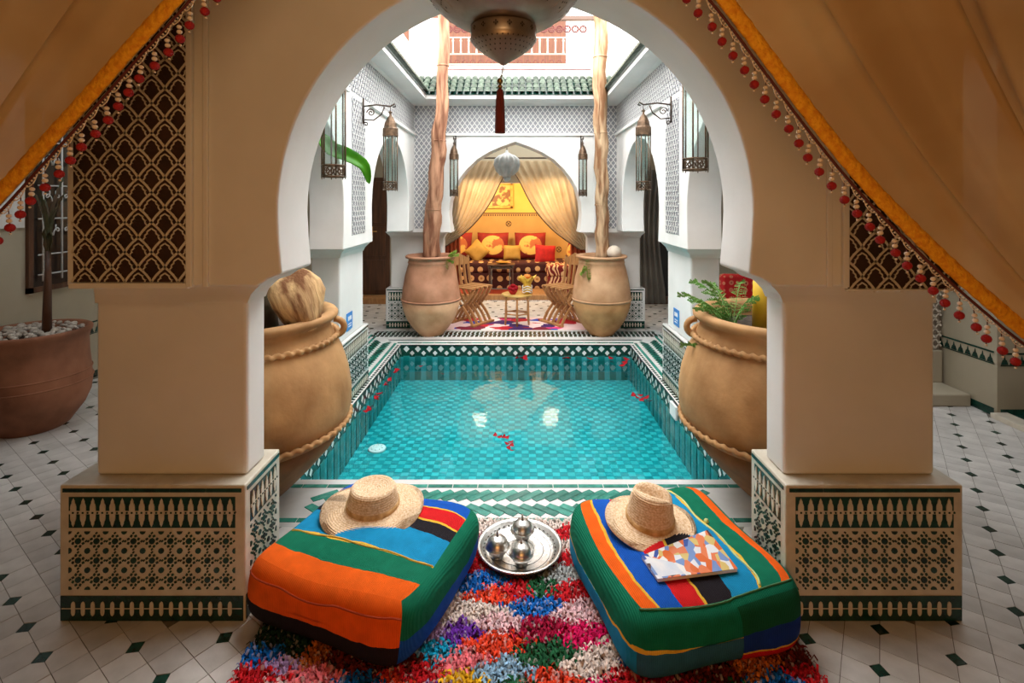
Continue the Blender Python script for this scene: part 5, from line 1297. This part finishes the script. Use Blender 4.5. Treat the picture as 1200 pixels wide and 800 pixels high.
pillow('mustard_cushion', 'mustard cushion standing on its corner on the back sofa', 'cushion', .31, .31, .12, (PD(559, 297, 8.6)[0], 8.62, .66), (-.2, PI/4, 0), yel_c)
pillow('mustard_cushion', 'square mustard cushion upright in the middle of the back sofa', 'cushion', .29, .25, .12, (PD(600, 299, 8.6)[0], 8.62, .64), (-.2, 0, 0), yel_c)
pillow('red_cushion', 'plain red cushion between the two sofas', 'cushion', .38, .32, .14, (PD(639, 305, 8.45)[0], 8.46, .62), (-.15, .1, .4), redm)
pillow('medallion_cushion', 'crimson cushion with gold medallion leaning on the right alcove wall', 'cushion', .36, .36, .16, (.98, 8.34, .68), (-.2, .1, -.9), red_c, dsc)
pillow('medallion_cushion', 'crimson cushion with gold medallion at the near end of the right sofa', 'cushion', .30, .30, .14, (1.08, 8.02, .66), (-.2, .1, -1.1), red_c, dsc)
# dark low table in the alcove
t = thing('low_table', 'dark carved low table with a pierced tray top in front of the back sofa', 'table', (-.225, 8.05, .093))
b = MB(); b.box(-.20, .20, -.13, .13, .36, .38); b.box(-.215, .215, -.145, .145, .41, .43); b.build('tabletop', wood_door, t, bevel=.004)
for x in (-.19, .17):
    for y in (-.13, .11): b = MB(); b.box(x, x+.025, y, y+.025, 0, .41); b.build('leg', wood_door, t, bevel=.003)
b = MB()
for x in (-.15, .13): b.box(x, x+.014, -.135, -.125, .06, .36)
b.box(-.15, .144, -.135, -.125, .05, .064)
for i in range(12): b.box(-.2+.034*i, -.195+.034*i, -.135, -.128, .38, .41)
tag(b.build('fretwork', pm('grey_fret', (.16, .16, .14), None, rough=.4), t), kind='stuff')
b = MB(); b.lathe([(.02, 0), (.07, .015), (.11, .03), (.10, .03), (.02, .01)], 20); o = b.build('brass_dish', gold_m); o.location = (-.20, 8.05, .524); tag(o, 'shallow brass dish on the dark low table in the alcove', 'dish')
# ---- far flat rug
FR = (-.92, .92, 5.975, 6.60)
m, nt, pb = new_mat('woven_diamonds'); N = nt.nodes; L = nt.links; tc = N.new('ShaderNodeTexCoord'); mp = N.new('ShaderNodeMapping'); mp.inputs['Scale'].default_value = (5, 6.5, 1); L.new(tc.outputs['Object'], mp.inputs[0])
vo = N.new('ShaderNodeTexVoronoi'); vo.distance = 'MANHATTAN'; vo.inputs['Scale'].default_value = 1; vo.inputs['Randomness'].default_value = .55; L.new(mp.outputs[0], vo.inputs[0]); sp = N.new('ShaderNodeSeparateColor'); L.new(vo.outputs['Color'], sp.inputs[0])
r = N.new('ShaderNodeValToRGB'); r.color_ramp.interpolation = 'CONSTANT'; els = r.color_ramp.elements; els[0].color = srgb(235, 205, 205); els[1].position = .25; els[1].color = srgb(60, 25, 95)
for p, c in ((.38, (190, 20, 40)), (.55, (235, 225, 225)), (.66, (40, 70, 180)), (.76, (215, 60, 120)), (.84, (120, 15, 45)), (.93, (110, 90, 190))): e = els.new(p); e.color = srgb(*c)
L.new(sp.outputs[0], r.inputs[0]); L.new(r.outputs[0], pb.inputs['Base Color']); pb.inputs['Roughness'].default_value = .9
b = MB(); b.grid(lambda u, v: (FR[0]+(FR[1]-FR[0])*u, FR[2]+(FR[3]-FR[2])*v, .006+.003*math.sin(u*40)*math.sin(v*17)), 60, 20); b.box(FR[0], FR[1], FR[2], FR[3], .001, .004)
o = b.build('woven_rug', m, shift=((FR[0]+FR[1])/2, (FR[2]+FR[3])/2, 0)); tag(o, 'multicoloured woven rug under the folding chairs beyond the pool', 'rug')
# ---- folding slatted chairs
def scissor_chair(label, x, y, sx, rz):
    o = thing('scissor_chair', label, 'chair', (x, y, .01), rz); n = 5; ww = .34
    def S(pts): return smooth_path(pts, 16)
    backl = [(.17, 0), (.10, .12), (-.01, .23), (-.10, .34), (-.155, .44), (-.18, .56), (-.20, .70), (-.205, .80)]
    frontl = [(-.17, 0), (-.10, .12), (.01, .23), (.10, .34), (.165, .445)]
    for k in range(n):
        yy = -ww/2+ww*k/(n-1)
        for nm, pr, dy in (('back_slat', backl, 0), ('leg_slat', frontl, .022)):
            b = MB(); pts = S([(sx*-a*-1, yy+dy, z) for a, z in pr]); vs = []
            pts = [Vector((p.x, p.y, p.z)) for p in pts]; N_ = len(pts)
            for i, p in enumerate(pts):
                t_ = (pts[min(i+1, N_-1)]-pts[max(i-1, 0)]).normalized(); nn = Vector((-t_.z, 0, t_.x))*.016
                for q in (p+nn+Vector((0, -.008, 0)), p+nn+Vector((0, .008, 0)), p-nn+Vector((0, .008, 0)), p-nn+Vector((0, -.008, 0))): vs.append(q)
            fs = [(i*4+a, i*4+(a+1) % 4, (i+1)*4+(a+1) % 4, (i+1)*4+a) for i in range(N_-1) for a in range(4)]+[(0, 1, 2, 3), (N_*4-4, N_*4-3, N_*4-2, N_*4-1)]
            b.add(vs, fs); b.build(nm, wood_light, o)
        b = MB(); b.box(-.165, .175, yy-.012, yy+.034, .435, .452); b.build('seat_slat', wood_light, o, bevel=.003)
    b = MB(); b.prism([(-ww/2-.02, .69), (ww/2+.02, .69), (ww/2+.03, .76), (ww/4, .80), (0, .845), (-ww/4, .80), (-ww/2-.03, .76)], sx*-.225, sx*-.195, 'x'); b.build('crest_rail', wood_light, o, bevel=.005)
    for a in (-.17, .17): b = MB(); b.box(sx*a-.025, sx*a+.025, -ww/2-.02, ww/2+.045, -.005, .022); b.build('foot_rail', wood_light, o, bevel=.004)
    b = MB(); b.tube([(0, -ww/2-.03, .235), (0, ww/2+.05, .235)], .008, 8); b.build('pivot_rod', iron, o)
    return o
scissor_chair('carved scissor chair of curved wooden slats left of the round table, facing right', -.545, 6.33, 1, -.62)
scissor_chair('carved scissor chair of curved wooden slats right of the round table, facing left', .585, 6.33, -1, .62)
# ---- round table with red roses and a yellow wrapped vase
t = thing('round_table', 'small round wooden table on six legs on the woven rug beyond the pool', 'table', (.02, 6.25, .012))
b = MB(); b.lathe([(.001, .345), (.185, .345), (.19, .352), (.19, .362), (.18, .368), (.001, .366)], 36); b.build('tabletop', wood_gold, t)
for k in range(6):
    a = 2*PI*(k+.5)/6; x, y = .155*math.cos(a), .155*math.sin(a)
    b = MB(); b.tube([(x*1.05, y*1.05, 0), (x, y, .12), (x*1.0, y, .25), (x*.95, y*.95, .345)], [.011, .015, .011, .014], 8); b.build('leg', wood_light, t)
b = MB(); b.tube([(.145*math.cos(2*PI*(k+.5)/6), .145*math.sin(2*PI*(k+.5)/6), .13) for k in range(6)], .008, 6, closed=True); b.tube([(-.14, 0, .15), (.14, 0, .13)], .007, 6); b.build('stretcher', wood_light, t)
rs_ = thing('rose_bunch', 'bunch of red roses on the left of the small round table', 'flowers', (-.03, 6.2, .378))
b = MB(); b.lathe([(.03, 0), (.05, .03), (.055, .05)], 16); b.build('bowl', redm, rs_)
for i, (x, y, z) in enumerate(((0, 0, .10), (-.035, -.02, .07), (.035, -.02, .07), (0, -.045, .065), (-.02, .03, .08), (.03, .03, .08))):
    b = MB(); b.lathe([(.004, -.02), (.024, -.012), (.030, .005), (.024, .02), (.016, .012), (.010, .022), (.001, .018)], 14, (x, y, z), fn=lambda r_, zz, a: (r_*(1+.12*math.sin(3*a+zz*150)), zz)); b.build('rose', petal_m, rs_)
vs_ = thing('wrapped_vase', 'yellow and gold ribbon wrapped vase on the right of the small round table', 'vase', (.145, 6.22, .378))
yel_v = pm('yellow_ribbon', (.80, .52, .06), (.62, .34, .03), 20, .4)
b = MB(); b.lathe([(.03, 0), (.045, .03), (.055, .08), (.045, .12), (.07, .17), (.10, .21), (.085, .205), (.04, .13)], 20, fn=lambda r_, z, a: (r_*(1+(.22*math.sin(4*a) if z > .12 else .06*math.sin(6*a))), z+(.02*math.sin(5*a) if z > .15 else 0))); b.build('body', yel_v, vs_)
b = MB()
for z in (.03, .06, .09): b.tube([((.058)*math.cos(t_), (.058)*math.sin(t_), z+.012*math.sin(3*t_)) for t_ in [2*PI*k/20 for k in range(20)]], .006, 5, closed=True)
b.build('white_ribbon', white_p, vs_)
b = MB(); b.lathe([(.03, .19), (.05, .21), (.03, .235), (.001, .24)], 14, fn=lambda r_, z, a: (r_*(1+.2*math.sin(5*a)), z)); b.build('orange_bloom', pm('orange_bloom', (.65, .20, .02), None), vs_)
# ---- right gallery: grey curtain, red seat
b = MB(); b.grid(lambda u, v: (1.72+.42*u*(1-.35*math.sin(PI*min(1, v*1.1))*.6)+.0, 7.30+.03*math.sin(2*PI*5*u), 1.95-1.9*v), 50, 20); o = b.build('grey_curtain', grey_sheer); o.modifiers.new('solid', 'SOLIDIFY').thickness = .002; tag(o, 'grey sheer curtain hanging in the right gallery beyond the far arch', 'curtain')
ch = thing('armchair', 'red embroidered low armchair in the right gallery, seen above the right clay jar', 'armchair', (2.20, 4.95, 0))
m2 = dots_mat('red_floral_cloth', (176, 8, 14), (110, 20, 20), (190, 110, 80), 14)
b = MB(); b.box(-.22, .22, -.05, .05, .35, .80); b.build('backrest', m2, ch, bevel=.03, seg=3)
b = MB(); b.box(-.24, .24, -.45, .05, .22, .40); b.build('seat_cushion', redm, ch, bevel=.03, seg=3)
for x in (-.2, .2):
    for y in (-.4, .0): b = MB(); b.box(x-.02, x+.02, y-.02, y+.02, 0, .22); b.build('leg', wood_door, ch)
